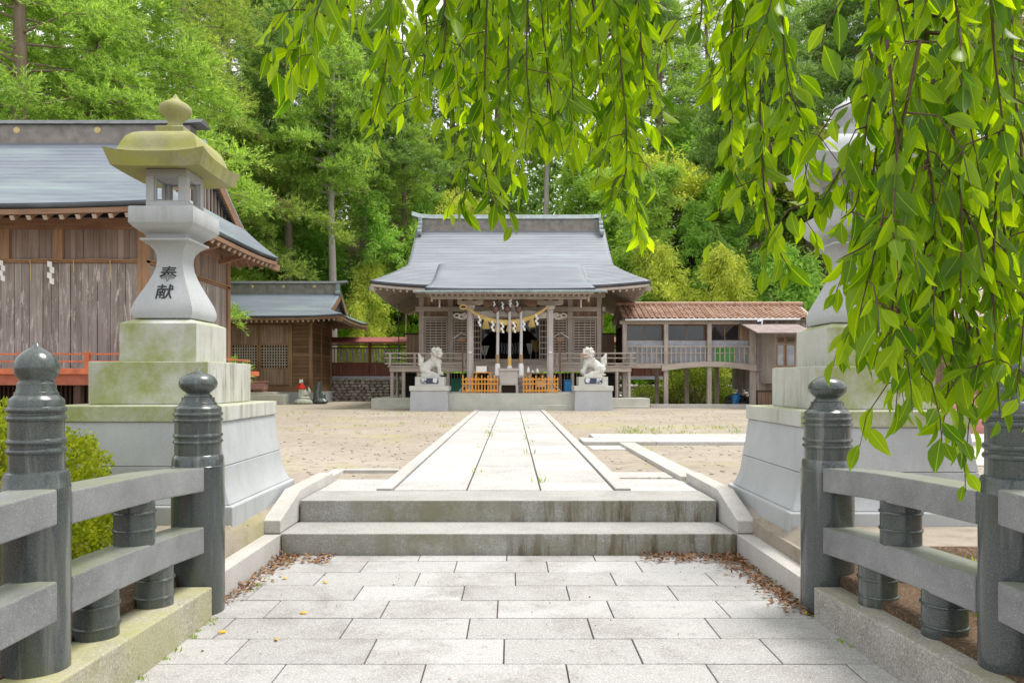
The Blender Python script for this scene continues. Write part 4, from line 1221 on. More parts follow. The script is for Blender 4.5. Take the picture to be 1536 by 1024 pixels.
for a, b in ((dx0, dxm - .02), (dxm + .02, dx1)):
    z0, z1 = Z(577, 35.95), Z(487, 35.95); za, zb = Z(551, 35.95), Z(518, 35.95); w = .09
    mb = MB().box(a, a + w, 35.93, 35.99, z0, z1); mb.box(b - w, b, 35.93, 35.99, z0, z1)
    mb.box(a + w, b - w, 35.93, 35.99, za - w, za); mb.box(a + w, b - w, 35.93, 35.99, zb, zb + w); mb.box(a + w, b - w, 35.93, 35.99, z1 - w, z1)
    dr = mb.build("door", m_wbrown, sb)
    MB().box(a + w, b - w, 35.955, 35.985, z0, za - w).build("lower_planks", m_plankb, dr); MB().box(a + w, b - w, 35.955, 35.985, zb + w, z1 - w).build("upper_planks", m_plankb, dr)
    mb = MB().box(a + w, b - w, 35.98, 35.996, za, zb); mb.build("window_dark", m_black, dr)
    mb = MB(); k = 10
    for i in range(1, k): xx = a + w + (b - a - 2 * w) * i / k; mb.box(xx - .022, xx + .022, 35.95, 35.975, za, zb)
    for i in range(1, 8): zz = za + (zb - za) * i / 8; mb.box(a + w, b - w, 35.94, 35.949, zz - .02, zz + .02)
    mb.build("window_lattice", m_wend, dr)
for x in (-14.55, dx0 - .06, dx1 + .07, -9.86): MB().box(x - .08, x + .08, 35.90, 36.02, 1.16, 4.5).build("wall_post", m_wbrown, sb)
MB().box(-9.9, -9.74, 39.5, 39.7, 1.16, 4.5).build("wall_post", m_wbrown, sb)
MB().box(-9.83, -9.76, 37.6, 37.75, 1.16, 4.5).build("wall_post", m_wbrown, sb)
MB().box(-14.65, -9.7, 35.88, 36.0, 4.28, 4.45).build("lintel", m_wbrownx, sb)
mb = MB().box(X(304, 34), X(427, 34), 33.9, 34.7, .2, Z(591.5, 34)); mb.box(X(304, 34), X(412, 34), 34.0, 34.75, Z(591.5, 34), Z(588, 34))
lone(mb, "stone_ledge", m_platf, "low stone ledge in front of the small brown shrine", "ledge", bevel=.02)

# little altar chest in front of it
t = root("offering_chest", "small pink painted chest on the ledge before the lattice doors", "chest", (X(384, 34.2), 34.2, Z(588, 34)))
d = 34.2; a, b = X(371, d), X(399, d)
MB().box(a, b, 34.0, 34.5, Z(584, d), Z(573.5, d)).build("chest_body", m_pink, t, bevel=.01)
MB().box(a - .05, b + .05, 33.96, 34.54, Z(573.3, d), Z(571.5, d)).build("chest_lid", m_pink, t, bevel=.01)
for xx in (a + .05, b - .15): MB().box(xx, xx + .12, 34.05, 34.45, Z(588, d), Z(584.2, d)).build("leg", m_pink, t)

# ------------------------------------------------------------------ roofed fence and rubble wall behind
def rfence(x0, x1, y, label, extra_red=True):
    t = root("roofed_fence", label, "fence", (x0, y, 1.4), "red roofed fences behind the halls")
    z = lambda py: Z(py, y)
    mb = MB(); mb.prism([(y - .55, z(514.5)), (y - .55, z(513)), (y, z(505.5)), (y + .55, z(513)), (y + .55, z(514.5))], 'x', x0, x1)
    mb.build("fence_roof", m_redroof, t)
    mb = MB()
    k = max(2, int((x1 - x0) / 1.9))
    for i in range(k + 1): x = x0 + .1 + (x1 - x0 - .2) * i / k; mb.box(x - .07, x + .07, y - .07, y + .07, z(565), z(514))
    mb.build("fence_posts", m_redw, t)
    mb = MB()
    for a, b in ((543.5, 546), (521, 523), (516, 518), (562, 564)): mb.box(x0, x1, y - .05, y + .05, z(b), z(a))
    mb.build("fence_rails", m_redw, t)
    mb = MB(); k = int((x1 - x0) / .16)
    for i in range(k): x = x0 + .16 * i; mb.box(x, x + .075, y - .03, y + .03, z(543.5), z(523))
    mb.build("fence_slats", m_wgrey, t)
    MB().box(x0, x1, y - .02, y + .02, z(562), z(546)).build("fence_panel", m_redw, t)
    mb = MB()
    for i in range(int((x1 - x0) / 1.9) + 1):
        x = x0 + .5 + 1.9 * i
        if x < x1 - .3: mb.box(x, x + .05, y - .07, y - .03, z(561), z(548)); mb.box(x + .35, x + .4, y - .07, y - .03, z(561), z(548))
    mb.build("fence_braces", m_worange, t)
    MB().box(x0, x1, y - .12, y + .12, z(569), z(564)).build("fence_footing", m_plinth, t)
rfence(-10.2, -5.3, 40.0, "dark slatted fence under a red roof between the small shrine and main hall")
rfence(4.9, 8.4, 40.0, "stretch of red roofed fence behind the right end of the main hall")
def rubble(x0, x1, y, z0, z1, label):
    random.seed(3); mb = MB(); z = z0
    while z < z1 - .03:
        hh = random.uniform(.13, .2); x = x0 + random.uniform(0, .15)
        while x < x1:
            w = random.uniform(.2, .46)
            mb.ball((x + w / 2, y + random.uniform(-.03, .03), z + hh / 2), 1, 8, 6, (w * .52, .2, hh * .56)); x += w * .96
        z += hh * .92
    rs = []
    for i in range(0, len(mb.v), 1):
        p = mb.v[i]; rs.append((p[0] + random.uniform(-.02, .02), p[1], p[2] + random.uniform(-.015, .015)))
    mb.v = rs
    lone(mb, "rubble_wall", m_rubble, label, "stone wall")
rubble(-10.0, -4.6, 39.7, .34, 1.50, "dry rubble stone wall under the red roofed fence left of the main hall")
rubble(5.0, 12.2, 38.2, .34, 1.20, "tumbled rubble wall behind the corridor posts right of the main hall")
mb = MB().box(-10.0, -4.6, 39.85, 40.2, .3, 1.52); tag(mb.build("retaining_wall", m_darkw), kind='structure')
mb = MB().box(4.8, 14, 38.4, 39, .3, 1.15); tag(mb.build("retaining_wall", m_darkw), kind='structure')

# ------------------------------------------------------------------ raised corridor on the right
D = 31.0
co = root("raised_corridor", "raised wooden corridor with brown tiled roof and arched beam, right of the main hall", "corridor", (7, D, PZ))
cx0, cx1 = X(932, D), X(1222, D)
ze, zr_ = Z(477.5, 30.7), Z(458, 32.4)
# tiles: rows of half-round pantiles
mb = MB(); nrow = 8; tw = .235; k = int((cx1 - cx0) / tw)
def slope(sgn):
    for j in range(nrow):
        for i in range(k):
            v0, v1 = j / nrow, (j + 1.12) / nrow; x = cx0 + i * tw
            pts = []
            for v_ in (v0, v1):
                y = (30.7 + 1.7 * v_) if sgn > 0 else (34.1 - 1.7 * v_); zz = ze + (zr_ - ze) * v_ + (0.03 if v_ == v0 else .0)
                for a in range(6):
                    u = a / 5; bul = .045 * math.sin(math.pi * min(1, u / .62)) if u < .62 else -.012 * math.sin(math.pi * (u - .62) / .38)
                    pts.append((x + u * tw, y, zz + bul))
            fs = [(a, a + 1, a + 7, a + 6) for a in range(5)] if sgn > 0 else [(a + 6, a + 7, a + 1, a) for a in range(5)]
            fs += [] 
            mb.add(pts, fs)
slope(1); slope(-1)
crf = mb.build("tiled_roof", m_tile, co, smooth=True, angle=60, solid=.02)
mb = MB().tube([(cx0 - .03, 32.4, zr_ + .06), (cx1 + .03, 32.4, zr_ + .06)], .10, 10)
for i in range(int((cx1 - cx0) / .4)): mb.tube([(cx0 + i * .4, 32.4, zr_ + .06), (cx0 + i * .4 + .04, 32.4, zr_ + .06)], .115, 10)
mb.build("ridge_tiles", m_tile, co, smooth=True)
mb = MB().prism([(30.75, ze - .06), (32.4, zr_ - .03), (34.05, ze - .06), (32.4, zr_ - .1)], 'x', cx0 + .02, cx1 - .02); mb.build("roof_deck", m_wgreyx, co)
MB().tube([(cx0 + .1, 30.66, ze - .06), (X(1195, D), 30.66, ze - .03)], .04, 8).build("gutter", m_pipe, co, smooth=True)
t2 = co
MB().tube([(X(1143.5, 30.6), 30.6, ze - .07), (X(1141, 30.6), 30.6, Z(499, 30.6))], .035, 8).build("downpipe", m_pipe, co, smooth=True)
MB().tube([(X(1136, 30.6), 30.62, ze - .12), (X(1143.5, 30.6), 30.6, ze - .1)], .035, 8).build("downpipe", m_pipe, co, smooth=True)
gp = MB().prism([(30.9, ze - .25), (32.4, zr_ - .12), (33.9, ze - .25)], 'x', cx0 + .15, cx0 + .2); gp.build("gable_panel", m_wgrey, co)
pxs = (936.8, 999, 1064, 1128)
for p in pxs:
    x = X(p, D); MB().box(x - .09, x + .09, D - .05, D + .13, .38, ze - .1).build("post", m_wgrey, co, bevel=.012)
for p in (985, 1030, 1075, 1110):
    x = X(p, 33.6); MB().box(x - .08, x + .08, 33.5, 33.66, .38, ze - .1).build("post", m_wgrey, co, bevel=.01)
xa, xb, xc, xd = [X(p, D) for p in pxs]
MB().box(xa - .4, xb - .09, D - .03, D + .1, Z(552, D), Z(545, D)).build("floor_beam", m_wgreyx, co, bevel=.01)
poly = []
nn = 14
for i in range(nn + 1):
    u = i / nn; x = xb - .2 + (xd - xb + .35) * u; poly.append((x, Z(547.5 - 5.5 * math.sin(math.pi * u), D)))
for i in range(nn, -1, -1):
    u = i / nn; x = xb - .2 + (xd - xb + .35) * u; poly.append((x, Z(557.5 - 6.5 * math.sin(math.pi * u) - 1.0, D)))
m2 = MB()
for i in range(nn):
    q = [poly[i], poly[i + 1], poly[2 * nn + 1 - i - 1], poly[2 * nn + 1 - i]]; m2.prism(q, 'y', D - .16, D - .052)
m2.build("arched_beam", m_wgreyx, co)
MB().box(xa - .4, xd, D, 33.7, Z(547, D), Z(545.4, D)).build("floor", m_wgreyx, co)
mb = MB()
for i in range(2):
    a, b = ((xa + .09, xd - .09)) if i == 0 else (0, 0)
    if i: break
    mb.box(a, b, D - .02, D + .03, Z(520.5, D), Z(518.6, D)); mb.box(a, b, D - .01, D + .02, Z(530, D), Z(529, D))
rl = mb.build("railing", m_wgreyx, co)
mb = MB(); k = 26
for i in range(k): x = xa + .12 + (xd - xa - .24) * i / (k - 1); mb.box(x - .022, x + .022, D - .005, D + .02, Z(545, D), Z(520.5, D))
mb.build("balusters", m_wgrey, rl)
MB().box(xa + .09, xd - .09, D + .16, D + .18, Z(545.3, D), Z(510.5, D)).build("grey_sheeting", m_sheet, co)
MB().box(X(1073, D), X(1105, D), D + .14, D + .155, Z(542, D), Z(521, D)).build("green_mat", plain("green mat", (.14, .42, .10), .7, .3, 3), co)
MB().box(xa - .2, xd, D - .04, D + .08, Z(486, D), Z(481, D)).build("lintel", m_wgreyx, co)
# windows of the corridor
for a, b in zip((xa, xb, xc), (xb, xc, xd)):
    a += .09; b -= .09
    if b > xd - .3: b = X(1112, D)
    z0, z1 = Z(511, D), Z(486, D); m_ = (a + b) / 2
    mb = MB().box(a, b, D + .25, D + .29, z0, z0 + .05); mb.box(a, b, D + .25, D + .29, z1 - .05, z1)
    for xx in (a, m_ - .02, b - .05): mb.box(xx, xx + .045, D + .25, D + .29, z0 + .05, z1 - .05)
    wf = mb.build("window", m_worange, co)
    MB().box(a + .045, b - .045, D + .265, D + .272, z0 + .05, z1 - .05).build("pane", m_glass, wf)
MB().box(xa, xd, 33.55, 33.6, Z(545, D), ze - .1).build("back_wall", m_darkw, co)
MB().box(X(1112, D), xd, D + .2, D + .26, Z(545, D), Z(482, D)).build("plank_panel", m_plankb, co)

# end building joined to the corridor
eb = root("plank_annex", "narrow grey plank annex on stilts at the right end of the corridor", "annex", (X(1150, D), D, PZ))
MB().box(X(1130, D), X(1230, D), D + .02, 34, Z(585, D), Z(480, D)).build("wall", m_plank, eb)
MB().box(X(1128, D), X(1200, D), D - .02, D + .018, Z(556, D), Z(553, D)).build("wall_band", m_wgreyx, eb)
for p in (1131, 1165): MB().box(X(p, D) - .08, X(p, D) + .08, D - .03, D + .1, .38, Z(480, D)).build("post", m_wgrey, eb, bevel=.01)
MB().box(X(1137, D), X(1166, D), D + .05, D + .6, .38, Z(588, D)).build("stacked_boards", m_plankb, eb)
xk0, xk1 = X(1163, 29.3), X(1215, 29.3)
MB().box(xk0, xk1, 29.3, 30.98, Z(575, 29.3), Z(494, 29.3)).build("bay_wall", m_wgrey, eb)
poly = [(28.7, Z(500, 28.7)), (28.7, Z(498.3, 28.7)), (31.0, Z(484, 31)), (31.0, Z(485.5, 31))]
MB().prism(poly, 'x', X(1136, 28.7), X(1225, 28.7)).build("lean_to_roof", m_leanto, eb)
for a, b in ((1165, 1177), (1179, 1193)):
    d = 29.25
    for q0, q1 in ((505, 514), (516, 549)):
        mb = MB().box(X(a, d), X(a + 1.3, d), d - .02, d + .03, Z(q1, d), Z(q0, d)); mb.box(X(b - 1.3, d), X(b, d), d - .02, d + .03, Z(q1, d), Z(q0, d))
        mb.box(X(a + 1.3, d), X(b - 1.3, d), d - .02, d + .03, Z(q0 + 1.3, d), Z(q0, d)); mb.box(X(a + 1.3, d), X(b - 1.3, d), d - .02, d + .03, Z(q1, d), Z(q1 - 1.3, d))
        wf = mb.build("window", m_wbrown, eb)
        MB().box(X(a + 1.3, d), X(b - 1.3, d), d, d + .01, Z(q1 - 1.3, d), Z(q0 + 1.3, d)).build("pane", m_glass if q0 < 510 else m_sheet, wf)
# kerb in front of the corridor, scrap beneath
mb = MB().box(X(975, 29.8), X(1125, 29.8), 29.7, 29.95, .3, Z(606, 29.8)); tag(mb.build("garden_kerb", m_path, bevel=.01), kind='structure')
t = root("scooter_wreck", "blue and dark scrap heap left under the annex beside the clipped bush", "scrap", (X(1108, 32), 32, PZ))
mb = MB(); rr = random.Random(5)
for i in range(14): mb.ball((X(1108, 32) + rr.uniform(-.5, .6), 32 + rr.uniform(-.3, .3), PZ + .12 + rr.uniform(0, .3)), rr.uniform(.08, .2), 7, 5, (1.3, 1, .7))
mb.build("scrap_pile", m_metal, t)
MB().tube([(X(1100, 31.8), 31.7, PZ + .1), (X(1103, 31.8), 31.7, PZ + .42), (X(1107, 31.8), 31.8, PZ + .5)], [.15, .2, .1], 8).build("blue_tarp", m_blue, t, smooth=True)

# ------------------------------------------------------------------ house behind the cherry on the far right
hs = root("house", "brown house with tiled roof half hidden by the cherry leaves at far right", "house", (17, 21, PZ))
d = 20.0
MB().box(X(1425, d), X(1700, d), d, d + 5, .3, Z(478, d)).build("wall", m_plankb, hs)
mb = MB(); x0, x1 = X(1400, 19.2), X(1740, 19.2); ze2, zr2 = Z(484, 19.2), Z(418, 22)
rows = []; uvr = []
for j in range(9):
    v_ = j / 8; rows.append([(x0 + (x1 - x0) * i / 20, 19.2 + 3.3 * v_, ze2 + (zr2 - ze2) * v_) for i in range(21)]); uvr.append([(x0 + (x1 - x0) * i / 20, 4 * v_) for i in range(21)])
mb.grid(rows, uvr)
rows2 = [[(p[0], 25.8 - (p[1] - 19.2), p[2]) for p in r_] for r_ in rows]; mb.grid(rows2, uvr)
mb.build("roof", roofmat("house tiles", (.25, .16, .13), (.34, .25, .21), .28, .3, .6), hs, solid=.12)
for a, b, m_ in ((1428, 1444, m_white), (1446, 1456, m_sheet), (1486, 1494, m_white), (1520, 1570, m_sheet)):
    o = MB().box(X(a, d), X(b, d), d - .06, d - .01, Z(590, d), Z(515, d)).build("door_panel", m_, hs)
for p in (1425, 1458, 1510): MB().box(X(p, d) - .09, X(p, d) + .09, d - .14, d - .02, .3, Z(480, d)).build("post", m_wbrown, hs)
mb = MB().box(X(1394, 15), X(1720, 15), 15, 15.08, .4, Z(592, 15)); 
lone(mb, "low_fence", plain("faded pink board", (.55, .24, .21), .7, .2), "faded pink board fence behind the nearest right post", "fence")
mb = MB().box(4.6, 14, 9.6, 12, PZ - .05, PZ + .02); tag(mb.build("pale_pavement", m_path), kind='structure')
# ------------------------------------------------------------------ guardian lions on their pedestals
def sculpt(name, balls, mat, parent, voxel=.022, smooth=6, disp=.0):
    mb = MB()
    for b in balls:
        if b[0] == 'b': mb.ball(b[1], b[2], 14, 10, b[3] if len(b) > 3 else (1, 1, 1))
        else: mb.tube(b[1], b[2], 12)
    o = mb.build(name, mat, parent, smooth=True, angle=180)
    r = o.modifiers.new("remesh", 'REMESH'); r.mode = 'VOXEL'; r.voxel_size = voxel; r.use_smooth_shade = True
    s = o.modifiers.new("smooth", 'SMOOTH'); s.iterations = smooth; s.factor = .5
    return o
def lion(px, sg, d, label, mouth):
    """sg=+1: body runs to +x (head on the right)"""
    cx = X(px, d); y = d; z0 = Z(562.5, d) - .02
    t = root("guardian_lion", label, "lion statue", (cx, y, z0), "stone guardian lions before the hall")
    def P(a, b, c): return (cx + sg * a, y + b, z0 + c)
    rr = random.Random(int(px)); B = []
    B.append(('b', P(-.02, 0, .04), 1, (.50, .30, .055)))
    B += [('t', [P(-.27, .0, .26), P(-.10, .0, .40), P(.08, 0, .52), P(.20, -.01, .66)], [.20, .19, .20, .17])]
    for s in (-1, 1):
        B += [('b', P(-.25, s * .15, .24), 1, (.21, .12, .20)), ('t', [P(-.20, s * .19, .14), P(-.02, s * .21, .10), P(.06, s * .21, .09)], [.08, .07, .06]),
              ('b', P(.09, s * .21, .08), .075, (1.3, 1, .75))]
        fx = .30 if s < 0 else .22
        if not mouth or s > 0:
            B += [('t', [P(.17, s * .13, .52), P(fx - .02, s * .14, .32), P(fx, s * .14, .12)], [.12, .085, .07]), ('b', P(fx + .04, s * .14, .09), .085, (1.25, 1, .8))]
        else:
            B += [('t', [P(.17, s * .13, .50), P(.30, s * .15, .36), P(.36, s * .17, .20)], [.12, .085, .07]), ('b', P(.39, s * .17, .16), .11)]
    B += [('b', P(.20, -.02, .50), 1, (.17, .20, .20))]
    # head turned towards the viewer
    hx, hy, hz = .20, -.12, .86
    B += [('b', P(hx, hy, hz), 1, (.19, .17, .18)), ('b', P(hx + .12, hy - .12, hz - .04), 1, (.12, .11, .08)), ('b', P(hx + .10, hy - .10, hz - .13), 1, (.10, .10, .045 if mouth else .06)),
          ('b', P(hx + .17, hy - .17, hz + .01), .045), ('b', P(hx + .15, hy - .06, hz + .10), .05), ('b', P(hx + .05, hy - .16, hz + .10), .05)]
    for s, ex in ((1, -.02), (-1, .02)): B += [('t', [P(hx - .02 + ex, hy + s * .16, hz + .08), P(hx - .07 + ex, hy + s * .20, hz + .15)], [.05, .02])]
    for i in range(46):                                # curls of the mane
        a, b_ = rr.uniform(0, 6.28), rr.uniform(-.9, 1.2)
        vx, vy, vz = math.cos(a) * math.cos(b_), math.sin(a) * math.cos(b_), math.sin(b_)
        if vx * .7 - vy * .7 > .55 and vz < .75: continue
        B.append(('b', P(hx - .03 + vx * .19, hy + .03 + vy * .18, hz + vz * .19), rr.uniform(.042, .06)))
    for i in range(12): B.append(('b', P(.02 + rr.uniform(-.06, .1), rr.choice((-1, 1)) * rr.uniform(.12, .19), .60 + rr.uniform(-.1, .12)), .05))
    # flame tail
    B += [('t', [P(-.38, 0, .30), P(-.44, 0, .48), P(-.44, 0, .66), P(-.50, 0, .84)], [.09, .09, .08, .03]), ('t', [P(-.42, 0, .40), P(-.36, 0, .56), P(-.34, 0, .70)], [.06, .06, .03])]
    for i in range(6): B.append(('b', P(-.42 + rr.uniform(-.05, .04), rr.choice((-.07, .07)), .26 + i * .03), .06))
    for s in (-1, 1): B.append(('b', P(-.34, s * .20, .20), .085))
    sculpt("lion_body", B, m_lion, t, .015, 2)
    if mouth:
        MB().ball(P(hx + .115, hy - .125, hz - .087), 1, 10, 6, (.105, .105, .030)).build("mouth", m_red, t, smooth=True)
    # pedestal: its own thing
    p = root("lion_pedestal", label.replace("stone guardian lion", "granite pedestal").replace("on the ", "").replace(" of the shrine steps","-hand lion").split(",")[0] + ", dark lettered plaque above", "pedestal", (cx, d, PZ), "granite pedestals of the guardian lions")
    return t, p
def pedestal(p, px, d, lx, s1, chars):
    cx = X(px, d); W_ = 57 / 2 * d / F
    z = lambda py: Z(py, d - .6)
    MB().sq(cx, d, [(W_, .25), (W_ - .01, .5), (W_ - .035, z(588)), (W_ - .035, z(586.2))], .86).build("pedestal_body", m_plinth, p, smooth=True, bevel=.01)
    MB().sq(cx, d, [(W_ + .005, z(586)), (W_ + .005, z(578.8))], .86).build("pedestal_cap", m_ped, p, bevel=.01)
    u = X(lx, d); w2 = 21.5 * d / F
    MB().box(u - w2, u + w2, d - .48, d + .48, z(578.7), z(565)).build("upper_block", m_ped, p, bevel=.01)
    MB().box(u - w2 + .2, u + w2 - .2, d - .36, d + .36, z(564.9), z(562)).build("statue_base", m_lion, p, bevel=.01)
    zc = z(571.2); hw, hh, r = .33, .105, .05
    poly = []
    for a0, ax, az in ((0, 1, 1), (90, -1, 1), (180, -1, -1), (270, 1, -1)):
        for k in range(5):
            a_ = R(a0 + 22.5 * k); poly.append((u + s1 + ax * (hw - r) + r * math.cos(a_), zc + az * (hh - r) + r * math.sin(a_)))
    pl = MB().prism(poly, 'y', d - .495, d - .4805).build("plaque", m_plaque, p)
    for ch, dx in zip(chars, (-.21, .21)):
        text("lettering", ch, .19, m_carve, (u + s1 + dx, d - .497, zc), (R(90), 0, 0), pl, .003, .007)
t, p = lion(648, 1, 27.7, "stone guardian lion on the left of the shrine steps, mouth closed", False); pedestal(p, 646, 27.7, 646.5, 0, "\u732e\u5949")
t, p = lion(889, -1, 27.7, "stone guardian lion on the right of the shrine steps, red open mouth", True); pedestal(p, 888, 27.7, 888, 0, "\u5949\u732e")

# ------------------------------------------------------------------ bells with their ropes
for px, lab, gold in ((746.3, "left bell rope hanging before the shrine doorway", 0), (764.3, "middle bell rope, longest, with a bright gold band", 1), (781.5, "right bell rope hanging before the shrine doorway", 0)):
    d = 28.35; x = X(px, d); dz = -.09 if gold else 0
    t = root("bell_rope", lab, "bell rope", (x, d, Z(563, d)), "bell ropes hanging in the porch")
    MB().tube([(x, d, Z(466, d)), (x + .01, d, Z(500, d)), (x, d, Z(532, d) + dz)], [.052, .058, .06], 12).build("rope", m_cloth, t, smooth=True)
    MB().tube([(x, d, Z(532, d) + dz), (x, d, Z(545, d) + dz)], .075, 12).build("grip_band", m_gcloth if gold else m_rope, t, smooth=True)
    mb = MB().lathe(x, d, [(.085, Z(545, d) + dz), (.105, Z(549, d) + dz), (.115, Z(562.5, d) + dz), (.10, Z(563, d) + dz)], 14); mb.build("cloth_end", m_clothw, t, smooth=True, angle=30)
    mb = MB()
    for i in range(14): a = i * 6.283 / 14; mb.box(x + .105 * math.cos(a) - .006, x + .105 * math.cos(a) + .006, d + .105 * math.sin(a) - .006, d + .105 * math.sin(a) + .006, Z(566, d) + dz, Z(562.4, d) + dz)
    mb.build("fringe", m_clothw, t)
    MB().tube([(x, d, Z(466, d)), (x, d, 4.70)], .02, 6).build("hanger", m_metal, t)
    mb = MB().ball((x - .08, d, Z(463, d)), .15, 14, 10, (1, 1, 1.15)); mb.build("bell", plain("old copper bell", (.20, .12, .10), .5, .4, 6, metal=.3), t, smooth=True)

# ------------------------------------------------------------------ sacred straw rope
d = 28.45
t = root("straw_rope", "thick twisted straw rope with tassels and paper streamers across the porch", "straw rope", (SX, d, 4.0))
A = (X(700, d), Z(460, d)); Bq = (X(822, d), Z(459, d))
def sag(u):
    x = A[0] + (Bq[0] - A[0]) * u; z = A[1] + (Bq[1] - A[1]) * u - .62 * (1 - (2 * u - 1) ** 2) ** .9
    return x, z
for ph in (0, 2.09, 4.19):
    pts, rad = [], []
    for i in range(90):
        u = i / 89; x, z = sag(u); r = .018 + .042 * math.sin(math.pi * u) ** .8
        a = ph + u * 44; pts.append((x, d + r * math.cos(a), z + r * math.sin(a))); rad.append(r * 1.05)
    MB().tube(pts, rad, 8).build("strand", m_strawx, t, smooth=True)
MB().tube([(A[0] - .12 + .13 * math.cos(a), d - .12, A[1] - .02 + .08 * math.sin(a)) for a in [i * .52 for i in range(13)]], .03, 8).build("end_knot", m_strawx, t, smooth=True)
rr = random.Random(2)
for u in (.235, .385, .53, .64, .80):
    x, z = sag(u); mb = MB(); L = .40 if u not in (.53,) else .36
    for i in range(46):
        a, q = rr.uniform(0, 6.28), rr.uniform(0, 1) ** .5
        tx, ty = math.cos(a) * q * .13, math.sin(a) * q * .10
        mb.tube([(x + tx * .25, d - .04 + ty * .25, z - .02), (x + tx * .7, d - .05 + ty * .8, z - L * .5), (x + tx * 1.15, d - .05 + ty * 1.2, z - L * rr.uniform(.9, 1.06))], [.014, .013, .008], 4)
    mb.lathe(x, d - .045, [(.04, z - .03), (.055, z - .08), (.05, z - .11)], 10)
    mb.build("tassel", m_straw, t, smooth=True)
for u in (.16, .32, .44, .585, .70, .86):
    x, z = sag(u); shide(x, d - .10, z + .01, .95, t)
for px_, py_ in ((741.5, 452), (754, 453), (776, 452), (766, 446), (765, 450)):
    shide(X(px_, 28.3), 28.25, Z(py_, 28.3), .6, t)

# ------------------------------------------------------------------ offering box, tables, little fences, side lanterns
d = 28.5
t = root("offering_box", "grey weathered offering box standing centrally beneath the bell ropes", "offering box", (X(763, d), d, 1.3))
a, b = X(749.5, d), X(776.5, d)
MB().box(a, b, 28.2, 28.8, Z(576, 28.2), Z(556.5, 28.2)).build("box_body", m_wpalex, t, bevel=.01)
MB().box(a - .04, b + .04, 28.16, 28.84, Z(556.3, 28.2), Z(552.5, 28.2)).build("box_rim", m_wpalex, t, bevel=.01)
mb = MB()
for i in range(9): xx = a + .05 + (b - a - .1) * i / 8; mb.box(xx - .012, xx + .012, 28.2, 28.8, Z(552.4, 28.2), Z(551.6, 28.2))
mb.build("slats", m_wpale, t)
MB().prism([(a, Z(578.5, 28.2)), (a, Z(576, 28.2)), (b, Z(576, 28.2)), (b, Z(578.5, 28.2)), (b - .12, Z(577.3, 28.2)), (a + .12, Z(577.3, 28.2))], 'y', 28.18, 28.8).build("apron", m_wpalex, t)
for xx in (a - .02, b - .06): MB().box(xx, xx + .08, 28.15, 28.25, 1.008, Z(578, 28.2)).build("leg", m_wpale, t)
MB().box(a + .1, b - .1, 28.6, 28.78, 1.008, Z(577.5, 28.2)).build("stand", m_darkw, t)

for nm, x0p, x1p in (("left", 693.5, 747), ("right", 784.5, 837.3)):
    d = 28.02; a, b = X(x0p, d), X(x1p, d)
    t = root("picket_fence", f"short bright orange picket fence on the platform, {nm} of the offering box", "fence", ((a + b) / 2, d, 1.005), "orange picket fences on the platform")
    z = lambda v: 1.007 + v
    k = 12; zs = [.68] * k
    for i in range(k):
        x = a + (b - a - .045) * i / (k - 1); hh = .68 if i % 2 == 0 else .60
        MB().box(x, x + .045, d - .02, d + .02, z(.0), z(hh)).build("picket", m_orange, t)
    for zz in (.07, .33, .50): MB().box(a - .02, b + .02, d - .045, d - .0205, z(zz), z(zz + .05)).build("rail", m_orange, t)
# low tables behind the fences
d = 28.4
t = root("side_table", "narrow orange table with a paper notice, behind the left orange fence", "table", (X(725, d), d, 1.01))
a, b = X(712, d), X(739, d)
MB().box(a, b, 28.25, 28.6, Z(559.5, d), Z(558, d)).build("table_top", m_orange, t)
for xx in (a + .05, b - .1): MB().box(xx, xx + .05, 28.3, 28.35, 1.008, Z(559.6, d)).build("leg", m_orange, t)
o = MB().box(X(714.5, d), X(730, d), 28.33, 28.35, Z(557.9, d), Z(549, d)); lone(o, "notice_board", m_white, "white paper notice propped on the orange table", "notice")
t = root("side_table", "narrow dark table holding bottles, behind the right orange fence", "table", (X(803, d), d, 1.01))
a, b = X(789, d), X(818, d)
MB().box(a, b, 28.25, 28.6, Z(560.5, d), Z(559, d)).build("table_top", m_wbrownx, t)
for xx in (a + .05, b - .1): MB().box(xx, xx + .05, 28.3, 28.35, 1.008, Z(560.6, d)).build("leg", m_wbrown, t)
for px_, h, lab in ((792.5, .24, "tall white bottle at the left end of the dark side table"), (799, .10, "squat white cup in the middle of the dark side table"), (806, .18, "small white flask at the right of the dark side table")):
    x = X(px_, d); z = Z(558.9, d)
    o = MB().lathe(x, 28.4, [(.045, z), (.055, z + .02), (.055, z + h * .55), (.022, z + h * .75), (.022, z + h), (.028, z + h)], 14); lone(o, "bottle", m_white, lab, "bottle", smooth=True)
o = MB().box(X(805, 28.1), X(819, 28.1), 28.1, 28.12, Z(580, 28.1), Z(571, 28.1)); lone(o, "hanging_cloth", m_clothw, "pale cloth hung behind the right orange fence", "cloth")
for px_, sg in ((694, "left"), (840, "right")):
    d = 29.3; x = X(px_, d)
    t = root("post_lantern", f"small roofed wooden lantern box on a slim post, {sg} of the porch pillars", "lantern", (x, d, 1.0), "roofed wooden post lanterns")
    MB().box(x - .03, x + .03, d - .03, d + .03, 1.006, Z(512, d)).build("post", m_worange, t)
    MB().box(x - .15, x + .15, d - .15, d + .15, Z(512, d), Z(507.5, d)).build("lantern_box", m_wbrown, t)
    zt, zb = Z(498.5, d), Z(508.5, d)
    MB().prism([(x - .34, zb), (x, zt - .03), (x + .34, zb), (x + .34, zb + .04), (x, zt), (x - .34, zb + .04)], 'y', d - .28, d + .28).build("lantern_roof", m_wpalex, t)
    MB().box(x - .03, x + .03, d - .3, d + .3, zt - .02, zt + .03).build("roof_ridge", m_wbrown, t)
d = 28.9
